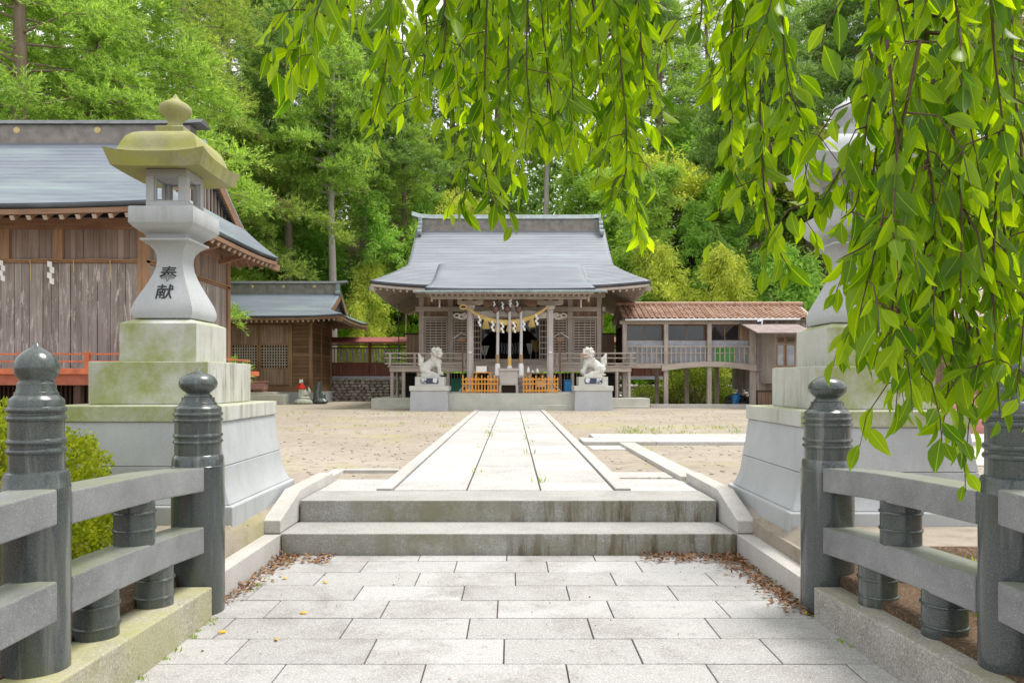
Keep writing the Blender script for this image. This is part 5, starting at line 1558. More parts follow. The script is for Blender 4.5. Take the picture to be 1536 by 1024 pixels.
o = MB().box(X(846.5, d), X(857.5, d), d, d + .5, 1.007, Z(571, d)); o.box(X(845.5, d), X(858.5, d), d - .03, d + .53, Z(571, d), Z(569.5, d)); lone(o, "plastic_crate", m_blue, "blue plastic crate beside the right orange fence", "crate", bevel=.01)
o = MB().box(X(673, 30), X(692, 30), 30.9, 31.0, 1.007, Z(567, 30)); lone(o, "green_board", m_greenp, "green board leaning under the veranda left of the porch", "board")
for px_, sg in ((688, -1), (842, 1)):
    d = 28.6; x = X(px_, d); o = MB().beam((x, d, 1.05), (x - sg * .5, d, 1.05 + .5), .04, .05); o.box(x - .4, x + .4, d - .2, d + .2, 1.007, 1.05)
    lone(o, "propped_timber", m_wpale, f"pale timber propped at the {'left' if sg < 0 else 'right'} foot of the porch", "timber")

# things inside the dim hall
rr = random.Random(9)
for px_, h, lab in ((727, .95, "pale paper sheaf on a dark stand at the left of the shrine interior"), (796, 1.05, "white paper sheaf on a stand right of centre inside the shrine"), (804, 1.2, "gold and white sheaf furthest right inside the shrine")):
    x = X(px_, 33); t = root("altar_stand", lab, "altar stand", (x, 33, VZ + .02))
    MB().tube([(x, 33, VZ + .02), (x, 33, VZ + .02 + h * .6)], .03, 8).build("stand_post", m_wpale, t)
    MB().box(x - .14, x + .14, 32.9, 33.1, VZ + .02, VZ + .08).build("stand_foot", m_darkw, t)
    mb = MB()
    for i in range(9):
        a = rr.uniform(-.22, .22); mb.add([(x + a * .3 - .02, 33 + rr.uniform(-.05, .05), VZ + h * .55), (x + a * .3 + .02, 33, VZ + h * .55), (x + a + .03, 32.97, VZ + h), (x + a - .03, 32.97, VZ + h)], [(0, 1, 2, 3)])
    mb.build("paper_sheaf", m_white if px_ != 804 else m_straw, t, solid=.005)
mb = MB()
for i in range(9):
    x = X(748 + i * 4.2, 34.5)
    if abs(i - 4) < 1: continue
    for j in range(3): mb.box(x - .03 + .02 * (j % 2), x + .03 + .02 * (j % 2), 34.5 + j * .01, 34.51 + j * .01, 3.02 - j * .16 + .1 * abs(i - 4) / 4, 3.2 - j * .16 + .1 * abs(i - 4) / 4)
lone(mb, "paper_garland", m_sheet, "row of white paper streamers glimmering deep inside the shrine", "paper garland")
mb = MB().box(X(740, 34.8), X(795, 34.8), 34.7, 35.4, VZ + .02, VZ + .62); mb.box(X(745, 34.8), X(790, 34.8), 34.9, 35.4, VZ + .62, VZ + .8)
lone(mb, "altar_table", m_darkw, "dark altar table deep inside the shrine", "table")

# ------------------------------------------------------------------ fox figure with red bib, and dark standing stone
d = 34.5; x = X(454, d)
t = root("fox_statue", "small weathered stone fox wearing a red bib, before the small shrine", "fox statue", (x, d, PZ))
z0 = Z(598, d)
B = [('t', [(x + .12, d, z0 + .16), (x + .05, d, z0 + .34), (x - .03, d, z0 + .55), (x - .05, d, z0 + .70)], [.15, .14, .11, .08]), ('b', (x - .06, d - .03, z0 + .80), 1, (.10, .11, .10)),
     ('t', [(x - .07, d - .1, z0 + .79), (x - .10, d - .2, z0 + .76)], [.06, .03]), ('t', [(x - .12, d - .02, z0 + .86), (x - .13, d - .02, z0 + .97)], [.035, .01]), ('t', [(x - .0, d - .02, z0 + .86), (x + .01, d - .02, z0 + .97)], [.035, .01]),
     ('t', [(x - .10, d - .09, z0 + .5), (x - .13, d - .12, z0 + .06)], [.06, .045]), ('t', [(x + .02, d - .11, z0 + .5), (x - .02, d - .14, z0 + .06)], [.06, .045]),
     ('t', [(x + .2, d, z0 + .15), (x + .32, d, z0 + .35), (x + .28, d, z0 + .55)], [.06, .08, .03]), ('b', (x + .08, d, z0 + .05), 1, (.28, .22, .08))]
sculpt("fox_body", B, m_platf, t, .02, 5)
MB().lathe(x - .06, d - .03, [(.07, z0 + .74), (.13, z0 + .66), (.19, z0 + .50), (.20, z0 + .46)], 16, False, 0, 1.0, .9).build("bib", m_red, t, smooth=True, solid=.01)
o = MB().ball((x + .02, d, PZ + .08), 1, 12, 8, (.46, .38, .22)); o2 = lone(o, "mossy_rock", m_lmoss, "rounded mossy rock under the stone fox", "rock", smooth=True)
x = X(480, 34.8)
B = [('b', (x, 34.8, PZ + .12), 1, (.42, .3, .14)), ('t', [(x - .1, 34.8, PZ + .1), (x - .12, 34.8, PZ + .6), (x - .03, 34.8, PZ + 1.05)], [.22, .2, .1]), ('t', [(x + .1, 34.8, PZ + .1), (x + .18, 34.8, PZ + .5)], [.2, .08])]
mb = MB()
for b in B:
    if b[0] == 'b': mb.ball(b[1], b[2], 14, 10, b[3])
    else: mb.tube(b[1], b[2], 8)
o = lone(mb, "standing_stone", m_post, "dark jagged standing stone at the right corner of the small shrine", "stone")
r_ = o.modifiers.new("remesh", 'REMESH'); r_.mode = 'VOXEL'; r_.voxel_size = .04
# ------------------------------------------------------------------ conifers
def cedar_mesh(name, H, base, Rr, nb, per, leafL, mat, bark, rseed, shape=.8, droop=.25, label=None, cat="tree", group=None, clump=.75, irregular=.35):
    """trunk with whorled limbs and tufts of needle sprays"""
    rng = np.random.default_rng(rseed)
    t = root(name, label or "x", cat, (0, 0, 0), group)
    mb = MB()
    lean = rng.normal(0, .01, 2)
    tr = lambda h: np.array([lean[0] * h + .12 * math.sin(h * .3 + rseed), lean[1] * h, h])
    r0 = H * .0145
    mb.tube([tuple(tr(H * u)) for u in np.linspace(0, .97, 14)], [r0 * (1.25 if u == 0 else (1 - u) ** .75 + .05) for u in np.linspace(0, .97, 14)], 12)
    mb.build("trunk", bark, t, smooth=True)
    br = MB(); C = []; CR = []
    for i in range(nb):
        u = (i + rng.random()) / nb; h = base + (H - base) * u
        rad = Rr * ((1 - u) ** shape) * (1 + irregular * rng.normal()) + .35
        if u < .12: rad *= .6 + u * 3
        az = i * 2.4 + rng.normal() * .5
        out = np.array([math.cos(az), math.sin(az), 0.0])
        p0 = tr(h); tip = p0 + out * rad + np.array([0, 0, -droop * rad + .3 * u * rad])
        mid = p0 + out * rad * .5 + np.array([0, 0, .08 * rad])
        br.tube([tuple(p0), tuple(mid), tuple(tip)], [max(.02, r0 * .28 * (1 - u) + .015), .025, .008], 5, False)
        m = max(2, int(rad / (clump * .72)))
        for k in range(m):
            f = .30 + .70 * (k + .6) / m
            q = (1 - f) ** 2 * p0 + 2 * f * (1 - f) * mid + f * f * tip
            C.append(q + rng.normal(0, .16 * clump, 3) + np.array([0, 0, .12])); CR.append(clump * (.50 + .5 * rng.random()) * (.75 + .35 * (1 - u)))
            if rad > 1.6 and k > 0:
                side = np.array([-out[1], out[0], 0]) * rng.choice([-1, 1]) * clump * rng.uniform(.5, 1.2)
                C.append(q + side + rng.normal(0, .1, 3)); CR.append(clump * (.40 + .35 * rng.random()))
    C.append(tr(H * .985)); CR.append(.4)
    br.build("limbs", bark, t)
    C = np.array(C); CR = np.array(CR)
    # every tuft is a dozen sprigs with needles set along them
    SP = 13; nd = max(8, per // SP); nc = len(C)
    sd_ = rng.normal(size=(nc, SP, 3)); sd_[..., 2] = sd_[..., 2] * .7 + .35
    cxy = C - np.stack([C[:, 0] * 0, C[:, 1] * 0, C[:, 2]], 1); cxy = unit(cxy + 1e-4)
    sd_ = sd_ + cxy[:, None, :] * .55; sd_ /= np.linalg.norm(sd_, axis=2, keepdims=True)
    sl_ = CR[:, None] * (.75 + .5 * rng.random((nc, SP)))
    tt = (.15 + .85 * (np.arange(nd) + rng.random((nc, SP, nd))) / nd)
    P = C[:, None, None, :] + sd_[:, :, None, :] * (sl_[:, :, None] * tt)[..., None] + rng.normal(0, .018, (nc, SP, nd, 3)); P[..., 2] -= .10 * (tt ** 2) * CR[:, None, None]
    D = sd_[:, :, None, :] * .8 + rng.normal(0, .42, (nc, SP, nd, 3)) + np.array([0, 0, .12])
    P = P.reshape(-1, 3); D = D.reshape(-1, 3); n = len(P)
    V, Fq = leaves(P, D, leafL * (.6 + .8 * rng.random(n)), leafL * .22, rng)
    nmesh("crown", V, Fq, mat, t)
    return t

def bamboo_mesh(name, H, mat, culm, rseed, plume=1.6, n=7000, leafL=.32, start=.38, bend=2.2):
    rng = np.random.default_rng(rseed)
    t = root(name, "x", "bamboo", (0, 0, 0))
    az = rng.uniform(0, 6.28); b = np.array([math.cos(az), math.sin(az)]) * bend
    pos = lambda u: np.stack([b[0] * u ** 3, b[1] * u ** 3, H * (u - .10 * u ** 4)], -1)
    us = np.linspace(0, 1, 12)
    MB().tube([tuple(pos(u)) for u in us], [.055 * (1 - .85 * u) for u in us], 8).build("culm", culm, t, smooth=True)
    nbn = 52; tw = MB(); P = []; D = []
    for i in range(nbn):
        u = start + (1 - start) * (i + rng.random()) / nbn; p = pos(u)
        a = rng.uniform(0, 6.28); L = plume * (.55 + .6 * rng.random()) * (1.15 - .75 * ((u - start) / (1 - start)) ** 2)
        out = np.array([math.cos(a), math.sin(a), .35])
        tip = p + out * L + np.array([0, 0, -.30 * L]); mid = p + out * L * .5 + np.array([0, 0, .12 * L])
        tw.tube([tuple(p), tuple(mid), tuple(tip)], [.012, .008, .004], 4, False)
        k = n // nbn; f = rng.random(k) ** .7
        q = ((1 - f) ** 2)[:, None] * p + (2 * f * (1 - f))[:, None] * mid + (f * f)[:, None] * tip
        q = q + rng.normal(0, .16 * plume * .6, (k, 3))
        P.append(q); dd = out * .5 + rng.normal(0, .5, (k, 3)) + np.array([0, 0, -.45]); D.append(dd)
    tw.build("twigs", m_culmg, t)
    V, Fq = leaves(np.concatenate(P), np.concatenate(D), leafL * (.6 + .7 * rng.random(k * nbn)), leafL * .24, rng)
    nmesh("foliage", V, Fq, mat, t)
    return t

def round_mesh(name, Rr, H, mat, rseed, nclump=150, per=130, leafL=.2, cat="tree", trunk=True, clump=.62, bark=None):
    """broad crown of leafy clumps"""
    rng = np.random.default_rng(rseed)
    t = root(name, "x", cat, (0, 0, 0))
    mb = MB(); tp = H * .55
    mb.tube([(0, 0, 0), (.1, 0, tp * .5), (0, .1, tp)], [H * .022, H * .017, H * .012], 10)
    for i in range(9):
        a = i * 2.4; mb.tube([(0, 0, tp * (.55 + .05 * i)), (math.cos(a) * Rr * .4, math.sin(a) * Rr * .4, tp * (.85 + .04 * i)), (math.cos(a) * Rr * .75, math.sin(a) * Rr * .75, H * .75)], [H * .008, H * .005, .01], 6)
    mb.build("trunk", bark or m_bark, t, smooth=True)
    d = unit(rng.normal(size=(nclump, 3))); d[:, 2] = np.abs(d[:, 2]) * 1.0 - .35
    cz = H * .62
    C = d * (Rr * (.62 + .38 * rng.random(nclump)))[:, None]; C[:, 2] = C[:, 2] * (H - cz) / Rr * 1.05 + cz
    idx = np.repeat(np.arange(nclump), per); n = len(idx)
    d0 = unit(rng.normal(size=(n, 3)))
    P = C[idx] + d0 * (clump * (.6 + .5 * rng.random(nclump))[idx] * rng.random(n) ** .4)[:, None] * np.array([1, 1, .7])
    D = d0 + rng.normal(0, .5, (n, 3)) + np.array([0, 0, -.1])
    V, Fq = leaves(P, D, leafL * (.6 + .7 * rng.random(n)), leafL * .5, rng)
    nmesh("crown", V, Fq, mat, t)
    return t

# prototypes (moved to their first place below)
PROTO = {
 'A': lambda: cedar_mesh("cedar_tree", 22, 1.5, 4.2, 105, 300, .15, m_cedar, m_bark, 11, .62, .22, clump=.85),      # feathery, foliage to the ground
 'B': lambda: cedar_mesh("cedar_tree", 22, 12.5, 3.6, 78, 230, .20, m_cedard, m_bark, 12, .7, .25, clump=.85),       # clean lower trunk
 'C': lambda: cedar_mesh("cedar_tree", 22, 12.3, 3.6, 80, 240, .20, m_cedar, m_barkp, 13, .6, .2, clump=.9),         # pale trunk
 'O': lambda: cedar_mesh("cedar_tree", 22, 3.0, 4.0, 100, 280, .15, m_cedary, m_bark, 14, .6, .35, clump=.85, irregular=.5),  # olive, ragged
 'P': lambda: round_mesh("broadleaf_tree", 3.2, 9, m_bamy, 21, 170, 170, .19),
 'G': lambda: round_mesh("broadleaf_tree", 3.0, 8, m_bamg, 22, 170, 170, .19),
 'K': lambda: bamboo_mesh("bamboo", 11, m_bam, m_culm, 31, 1.5, bend=2.2),
 'L': lambda: bamboo_mesh("bamboo", 11, m_bamg, m_culmg, 32, 1.7, bend=1.5, start=.30),
 'M': lambda: bamboo_mesh("bamboo", 7, m_bamy, m_culmg, 33, 1.9, n=11000, leafL=.30, start=.12, bend=1.8),          # dense low plume
 'N': lambda: bamboo_mesh("bamboo", 7, m_bamg, m_culmg, 34, 1.9, n=11000, leafL=.30, start=.10, bend=1.2),
}
HT = dict(A=22, B=22, C=22, O=22, P=9, G=8, K=10, L=10, M=6.4, N=6.4)
made = {}
# (kind, column px, depth, top row px, width factor, turn, label)
TREES = [
 ('A', 20, 25.5, -330, 1.15, 0.0, "nearest feathery green cedar filling the top left corner above the left hall"),
 ('A', 150, 29, -300, 1.15, 2.1, "second feathery cedar from the left, rising behind the left hall's ridge"),
 ('O', 268, 40, -170, 1.10, 1.0, "olive green ragged cedar just behind the left stone lantern's finial"),
 ('O', 345, 50, -60, 1.0, 3.3, "shorter olive cedar right of the left stone lantern's roof"),
 ('A', 88, 36, -200, 1.2, 4.0, "feathery cedar in the second row behind the left hall"),
 ('B', 430, 47, 20, 1.1, 0.5, "dark cedar with a bare brown trunk rising behind the small shrine"),
 ('C', 496, 43.5, 60, .92, 0.0, "cedar with a straight pale trunk standing right of the small shrine's ridge"),
 ('B', 549, 48, 40, 1.1, 2.5, "cedar with a short brown trunk, left of the main hall's roof corner"),
 ('A', 608, 50, 140, 1.1, 1.3, "bushy green cedar whose crown reaches down behind the main hall's left gable"),
 ('O', 385, 50, 180, .95, 5.2, "low olive cedar behind the left hall's eave tip"),
 ('A', 340, 45, 120, 1.0, 2.2, "cedar in the gap between the left hall roof and the brown trunk"),
 ('B', 470, 60, -120, 1.2, 1.9, "tall dark far cedar against the sky at upper left of centre"),
 ('B', 370, 62, -140, 1.25, .4, "tall far cedar between the stone lantern and the first cherry strand"),
 ('O', 560, 58, -40, 1.2, 2.9, "tall olive cedar behind the leftmost cherry strands"),
 ('A', 680, 60, 20, 1.2, .9, "broad cedar on the slope above the main hall's left ridge end"),
 ('B', 745, 62, -60, 1.2, 4.4, "far dark cedar behind the longest cherry strand"),
 ('C', 814, 52, 40, .85, 1.2, "cedar with a pale pole-like trunk directly above the main hall's ridge"),
 ('B', 905, 64, -120, 1.2, 3.1, "far cedar between the central cherry strands"),
 ('A', 985, 60, -60, 1.1, 5.0, "tall cedar seen in the gap between central and right cherry foliage"),
 ('O', 1062, 62, -40, 1.15, 2.6, "olive cedar on the hill behind the right cherry strands"),
 ('B', 1153, 46, -20, .9, 0.3, "cedar with a bare trunk above the corridor's right end"),
 ('A', 1235, 56, -60, 1.2, 1.7, "cedar behind the right stone lantern's finial"),
 ('B', 1320, 52, -120, 1.2, 2.7, "dark cedar behind the densest cherry foliage"),
 ('A', 1430, 46, -180, 1.2, 3.9, "cedar right of the thick cherry branch"),
 ('O', 1540, 42, -200, 1.2, .6, "olive cedar at the right edge of the picture"),
 ('P', 980, 56, 205, 1.1, 0.0, "yellow green broadleaf tree above the main hall's right ridge end"),
 ('P', 1215, 52, 165, 1.15, 1.5, "yellow leafed tree beside the right stone lantern's roof"),
 ('P', 690, 50, 262, .75, 3.0, "small rounded yellow green tree above the main hall's ridge, left part"),
 ('G', 1120, 54, 230, 1.1, 2.0, "fresh green broadleaf tree on the slope above the corridor"),
 ('G', 1060, 60, 160, 1.2, 4.0, "pale green broadleaf tree high on the slope right of centre"),
 ('G', 915, 52, 290, .9, 1.0, "light green tree just right of the main hall's ridge end"),
 ('K', 945, 46, 262, 1.0, 0.0, "bamboo with a yellow culm right of the main hall's ridge"),
 ('K', 905, 47, 240, 1.0, 2.2, "bamboo leaning over the main hall's right ridge end"),
 ('K', 985, 49, 250, 1.0, 3.7, "bamboo with drooping leaf sprays behind the main hall's right slope"),
 ('L', 1060, 48, 300, .9, 1.1, "feathery young bamboo in the middle of the right slope"),
 ('L', 1105, 50, 270, 1.0, 4.1, "green bamboo left of the bare cedar trunk on the right"),
 ('K', 870, 50, 250, 1.0, 5.1, "bamboo above the right half of the main hall's ridge"),
 ('K', 608, 45.5, 330, .85, 1.8, "bamboo with a yellow culm left of the main hall's roof"),
 ('L', 640, 48, 300, .9, .7, "green bamboo behind the main hall's left ridge end"),
 ('M', 1018, 43.5, 362, .8, 0.0, "dense yellow green bamboo plume behind the corridor's left half"),
 ('M', 1076, 42.8, 385, .8, 2.0, "arching yellowish bamboo plume behind the middle of the corridor roof"),
 ('N', 1125, 43.2, 412, .85, 1.0, "low rounded green bamboo clump above the corridor roof"),
 ('N', 1206, 42.5, 372, .9, 3.0, "rounded green bamboo clump left of the right stone lantern"),
 ('N', 958, 44.0, 420, .8, 4.0, "small green bamboo clump between main hall and corridor"),
 ('M', 550, 44.5, 392, .62, 5.0, "low leafy bamboo grass tuft left of the main hall's eave"),
 ('N', 462, 50, 262, 1.0, 2.5, "tall rounded bamboo plume between the two nearer cedar trunks"),
 ('N', 400, 50, 262, 1.0, .8, "drooping bamboo plume left of the brown cedar trunk"),
 ('L', 575, 46.5, 300, 1.0, 3.1, "green bamboo in the dark gap left of the main hall"),
]
def place(kind, px, d, top, wf, rz, label):
    x = X(px, d); zb = hill(x, d) - .15
    s = max(.2, (Z(top, d) - zb) / HT[kind])
    if kind not in made:
        made[kind] = o = PROTO[kind](); o.location = (x, d, zb); o.rotation_euler = (0, 0, rz); o.scale = (s * wf,) * 2 + (s,)
    else:
        o = copy_tree(made[kind], None, (x, d, zb), rz, (s * wf, s * wf, s))
    o["label"] = label; o["category"] = {"A": "cedar", "B": "cedar", "C": "cedar", "O": "cedar", "P": "tree", "G": "tree"}.get(kind, "bamboo")
    o["group"] = {"cedar": "cedars on the hillside", "tree": "broadleaf trees on the hillside", "bamboo": "bamboos on the hillside"}[o["category"]]
for a in TREES: place(*a)

# far wood that reads as one mass
rng = np.random.default_rng(5)
C = []
for i in range(900):
    d = rng.uniform(66, 92); px = rng.uniform(-380, 1900); x = X(px, d)
    zb = hill(x, d); topz = zb + rng.uniform(9, 15)
    hgt = rng.random()
    if 400 < px < 490 and hgt > .45: continue
    C.append((x, d, zb + (topz - zb) * hgt, 1.9 * (1.25 - .6 * hgt)))
C = np.array(C); per = 85; idx = np.repeat(np.arange(len(C)), per); nn_ = len(idx)
d0 = unit(rng.normal(size=(nn_, 3)))
P = C[idx, :3] + d0 * (C[idx, 3] * rng.random(nn_) ** .4)[:, None]
V, Fq = leaves(P, d0 + rng.normal(0, .4, (nn_, 3)) + [0, 0, .3], .75 * (.6 + .7 * rng.random(nn_)), .30, rng)
tag(nmesh("far_wood", V, Fq, m_cedard), "mass of dark conifers covering the far hilltop", "forest", kind="stuff")

# undergrowth on the slope behind the fences
rng = np.random.default_rng(6)
C = []
for i in range(1500):
    d = 43.8 + 9 * rng.random() ** 1.2; x = X(rng.uniform(250, 1330), d); C.append((x, d, hill(x, d) + rng.uniform(0, .7), rng.uniform(.35, .9)))
C = np.array(C); per = 85; idx = np.repeat(np.arange(len(C)), per); nn_ = len(idx)
d0 = unit(rng.normal(size=(nn_, 3))); d0[:, 2] = np.abs(d0[:, 2])
P = C[idx, :3] + d0 * (C[idx, 3] * rng.random(nn_) ** .5)[:, None] * np.array([1, 1, .8])
V, Fq = leaves(P, d0 + rng.normal(0, .5, (nn_, 3)), .24 * (.6 + .8 * rng.random(nn_)), .11, rng)
tag(nmesh("undergrowth", V, Fq, m_under), "bright green leafy undergrowth covering the foot of the slope", "undergrowth", kind="stuff")

# ------------------------------------------------------------------ shrubs
def shrub(c, r, mat, rseed, label, n=9000, leafL=.05, core=True, cat="shrub", name="round_shrub", aspect=.55):
    rng = np.random.default_rng(rseed)
    t = root(name, label, cat, c)
    mb = MB()
    for i in range(26):
        a, b = rng.uniform(0, 6.28), rng.uniform(.25, 1.3); q = .82
        e = (c[0] + math.cos(a) * math.cos(b) * r[0] * q, c[1] + math.sin(a) * math.cos(b) * r[1] * q, c[2] + r[2] * (.15 + .8 * math.sin(b)))
        mb.tube([(c[0] + math.cos(a) * .06, c[1] + math.sin(a) * .06, c[2]), ((c[0] + e[0]) / 2, (c[1] + e[1]) / 2, c[2] + (e[2] - c[2]) * .65), e], [.02 * r[2], .013 * r[2], .005], 5)
    mb.build("stems", m_bark, t)
    u = unit(rng.normal(size=(n, 3))); u[:, 2] = np.abs(u[:, 2]) * 1.15 - .15; u = unit(u)
    lump = np.array([mnoise.noise(Vector((a[0] * 2.6, a[1] * 2.6, a[2] * 2.6 + rseed))) for a in u])
    lump2 = np.array([mnoise.noise(Vector((a[0] * 8, a[1] * 8, a[2] * 8 + rseed))) for a in u])
    rr_ = (1 - .38 * rng.random(n) ** 1.6) * (1 + .16 * lump + .13 * lump2)
    P = np.array(c) + u * rr_[:, None] * np.array(r)
    P[:, 2] = np.maximum(P[:, 2], c[2] + .03)
    V, Fq = leaves(P, u + rng.normal(0, .45, (n, 3)) + [0, 0, .25], leafL * (.6 + .7 * rng.random(n)), leafL * aspect, rng)
    nmesh("foliage", V, Fq, mat, t)
    return t
shrub((-3.48, 4.75, .26), (.98, .9, 1.08), m_shrub, 3, "bright yellow green azalea bush behind the nearest left railing post", 44000, .030, aspect=.75)
shrub((X(1043, 35.4), 35.4, PZ), (1.95, 1.2, 1.72), m_shrub2, 4, "clipped domed shrub under the corridor's arched beam", 16000, .10)
shrub((X(968, 36.5), 36.5, PZ), (.8, .8, .9), m_shrub2, 8, "small dark shrub by the rubble wall behind the hall's right end", 2500, .10)

# ------------------------------------------------------------------ weeds, sprouts, litter
def tufts(name, pts, h, mat, label, cat, per=7, w=.012, rseed=1, spread=.05):
    rng = np.random.default_rng(rseed); pts = np.array(pts); idx = np.repeat(np.arange(len(pts)), per); n = len(idx)
    P = pts[idx] + np.c_[rng.normal(0, spread, (n, 2)), np.zeros(n)]
    D = np.c_[rng.normal(0, .45, (n, 2)), np.ones(n)]
    V, Fq = leaves(P, D, h * (.4 + .9 * rng.random(n)), w, rng)
    return tag(nmesh(name, V, Fq, mat), label, cat, kind="stuff")
rr = random.Random(4); pts = []
for i in range(60):
    d = rr.uniform(14.9, 17.5); x = X(rr.uniform(925, 1110), d); pts.append((x, d, PZ))
for i in range(26):
    d = rr.uniform(15, 26); x = X(rr.uniform(420, 700), d); pts.append((x, d, PZ))
for i in range(14):
    x = -.085 - .376 + rr.choice((0, .752)) + rr.uniform(-.01, .01); d = rr.uniform(8, 20); pts.append((x, d, PZ))
tufts("courtyard_weeds", pts, .10, m_grassm, "sparse weeds growing in the sandy courtyard and path joints", "weeds", 6, .014, 1, .06)
pts = []
for i in range(260):
    d = rr.uniform(2.4, 4.6); x = rr.uniform(2.42, 2.9); pts.append((x, d, hill(x, d)))
tufts("roadside_weeds", pts, .13, m_grassm, "fresh green weeds below the right bridge railing", "weeds", 9, .022, 2, .04)
pts = [(rr.choice((-1.86, 1.91)) + rr.uniform(-.015, .015), rr.uniform(3.2, 6.2), .0) for i in range(40)]
tufts("joint_moss", pts, .022, m_grassm, "tiny moss and seedlings along the foot of the bridge curbs", "moss", 8, .010, 3, .015)
pts = [(rr.uniform(-3.4, -2.3), rr.uniform(3.2, 6), .28) for i in range(40)]
tufts("garden_seedlings", pts, .06, m_grassm, "scattered seedlings in the soil left of the bridge", "weeds", 5, .014, 4, .03)
def sprout(x, y, h, s, label):
    t = root("sprout", label, "sprout", (x, y, .27))
    MB().tube([(x, y, .25), (x + .004, y, .27 + h * .6), (x + .02 * s, y, .27 + h), (x + .05 * s, y, .27 + h * .97), (x + .062 * s, y, .27 + h * .7), (x + .064 * s, y, .27 + h * .45)], [.006, .007, .007, .007, .006, .003], 8).build("stem", m_grassm, t, smooth=True)
    V, Fq = leaves(np.array([[x, y, .29], [x, y, .28]]), np.array([[.4, 0, .8], [-.5, .2, .5]]), .06, .02, np.random.default_rng(1)); nmesh("leaves", V, Fq, m_grassm, t)
sprout(X(136, 4.9), 4.9, .17, 1, "hooked pale green sprout rising from the soil between the left rails")
sprout(X(119, 5.05), 5.05, .05, -1, "very small sprout beside the hooked one in the left soil")

def litter(name, pts, L, mat, label, cat, rseed=1, curl=.35):
    rng = np.random.default_rng(rseed); P = np.array(pts); n = len(P)
    a = rng.uniform(0, 6.28, n); D = np.c_[np.cos(a), np.sin(a), rng.normal(0, curl, n)]
    V, Fq = leaves(P, D, L * (.55 + .8 * rng.random(n)), L * .42, rng, up=np.array([0, 0, 1.0]))
    V = V.reshape(-1, 4, 3); V[:, 1, 2] += rng.uniform(0, .012, n); V[:, 3, 2] += rng.uniform(0, .012, n)
    V[:, :, 2] = np.maximum(V[:, :, 2], P[:, 2:3] - .001)
    return tag(nmesh(name, V.reshape(-1, 3), Fq, mat), label, cat, kind="stuff")
pts = []
for i in range(230):
    u = rr.random(); pts.append((-1.965 + abs(rr.gauss(0, .10)) * (1 - u * .4), 6.28 - 1.35 * u ** 1.6 - rr.random() * .05, .004 + rr.random() * .02))
for i in range(90): pts.append((-1.9 + rr.random() * .42, 6.25 - rr.random() * .28, .004 + rr.random() * .015))
litter("dead_leaves", pts, .052, m_dead, "brown dead leaves drifted along the left kerb below the steps", "leaf litter", 1)
pts = []
for i in range(560):
    u = rr.random(); pts.append((1.915 - abs(rr.gauss(0, .12)) * (1.1 - u * .5), 6.28 - 1.6 * u ** 1.3, .004 + rr.random() * .025))
for i in range(260): pts.append((1.1 + rr.random() * .8, 6.28 - rr.random() ** 1.5 * .28, .004 + rr.random() * .02))
litter("dead_leaves", pts, .050, m_dead, "brown dead leaves drifted along the right kerb below the steps", "leaf litter", 2)
pts = [(rr.uniform(-3.2, -2.2), rr.uniform(3.0, 6.2), .285 + rr.random() * .03) for i in range(1500)] + [(rr.uniform(2.25, 3.2), rr.uniform(4.4, 6.2), .285 + rr.random() * .03) for i in range(500)]
litter("mulch", pts, .055, m_dead, "loose brown leaf mulch on the soil beside the bridge", "mulch", 3, .5)
pts = [(rr.uniform(-1.8, 1.8), rr.uniform(3.4, 6.2), .003) for i in range(70)] + [(rr.uniform(-1.9, 1.8), rr.uniform(6.35, 8), 0.19 if False else PZ + .03) for i in range(0)]
litter("leaf_crumbs", pts, .016, m_dead, "tiny leaf crumbs scattered on the bridge slabs", "leaf litter", 4, .1)
rg = np.random.default_rng(12); mb = MB()
for i in range(1600):
    d = rg.uniform(7.2, 27) if i % 2 else rg.uniform(7.2, 14); x = rg.uniform(-9, 9)
    if -1.45 < x < 1.3 or (d < 8.3 and abs(x) < 2.3): continue
    r_ = rg.uniform(.008, .026); mb.ball((x, d, PZ + r_ * .3), r_, 6, 4, (1.2, 1, .7))
tag(mb.build("pebbles", m_rubble, smooth=True), "loose pebbles scattered over the courtyard earth", "pebbles", kind="stuff")
pts = [(rr.uniform(-9, 9), rr.uniform(9, 27), PZ + .004) for i in range(500)]; pts = [p for p in pts if not -1.4 < p[0] < 1.25]
litter("courtyard_litter", pts, .05, m_dead, "dry leaf litter scattered over the sandy courtyard", "leaf litter", 5, .2)
YL = [(462, 842, "on the left dead leaf pile"), (424, 870, "beside the left leaf drift"), (492, 875, "alone on the second row of slabs"), (341, 948, "near the left curb"), (413, 958, "on the slab edge"), (448, 921, "in a joint left of centre"), (1211, 923, "by the right post's foot"), (1096, 862, "at the edge of the right leaf drift")]
for i, (px, py, w) in enumerate(YL):
    d = 1.5 * F / (py - CY); x = X(px, d); a = i * 1.3
    D = np.array([[math.cos(a), math.sin(a), .12]]); V, Fq = leaves(np.array([[x, d, .008]]), D, .06, .026, np.random.default_rng(i), up=np.array([0, 0, 1.0]))
    o = nmesh("fallen_leaf", V, Fq, m_yleaf); m = o.modifiers.new("s", 'SOLIDIFY'); m.thickness = .001
    centre(o, (x, d, .004)); tag(o, f"small yellow fallen leaf {w}", "leaf", "yellow fallen leaves")
# kerb stones seen through the left rails
o = MB().box(-3.6, -2.45, 5.46, 5.56, .15, .36); lone(o, "garden_kerb_stone", m_curb, "grey kerb stone edging the soil before the left lantern, seen through the rails", "kerb", bevel=.01)
o = MB().box(2.2, 4.4, 5.42, 5.54, .15, .33); lone(o, "garden_kerb_stone", m_bcurb2, "low brown kerb edging the soil before the right lantern", "kerb", bevel=.01)
# ------------------------------------------------------------------ weeping cherry overhead
rng = np.random.default_rng(77)
ch = root("weeping_cherry_tree", "weeping cherry whose leafy strands hang over the top and right of the view", "tree", (5.4, 1.6, .3))
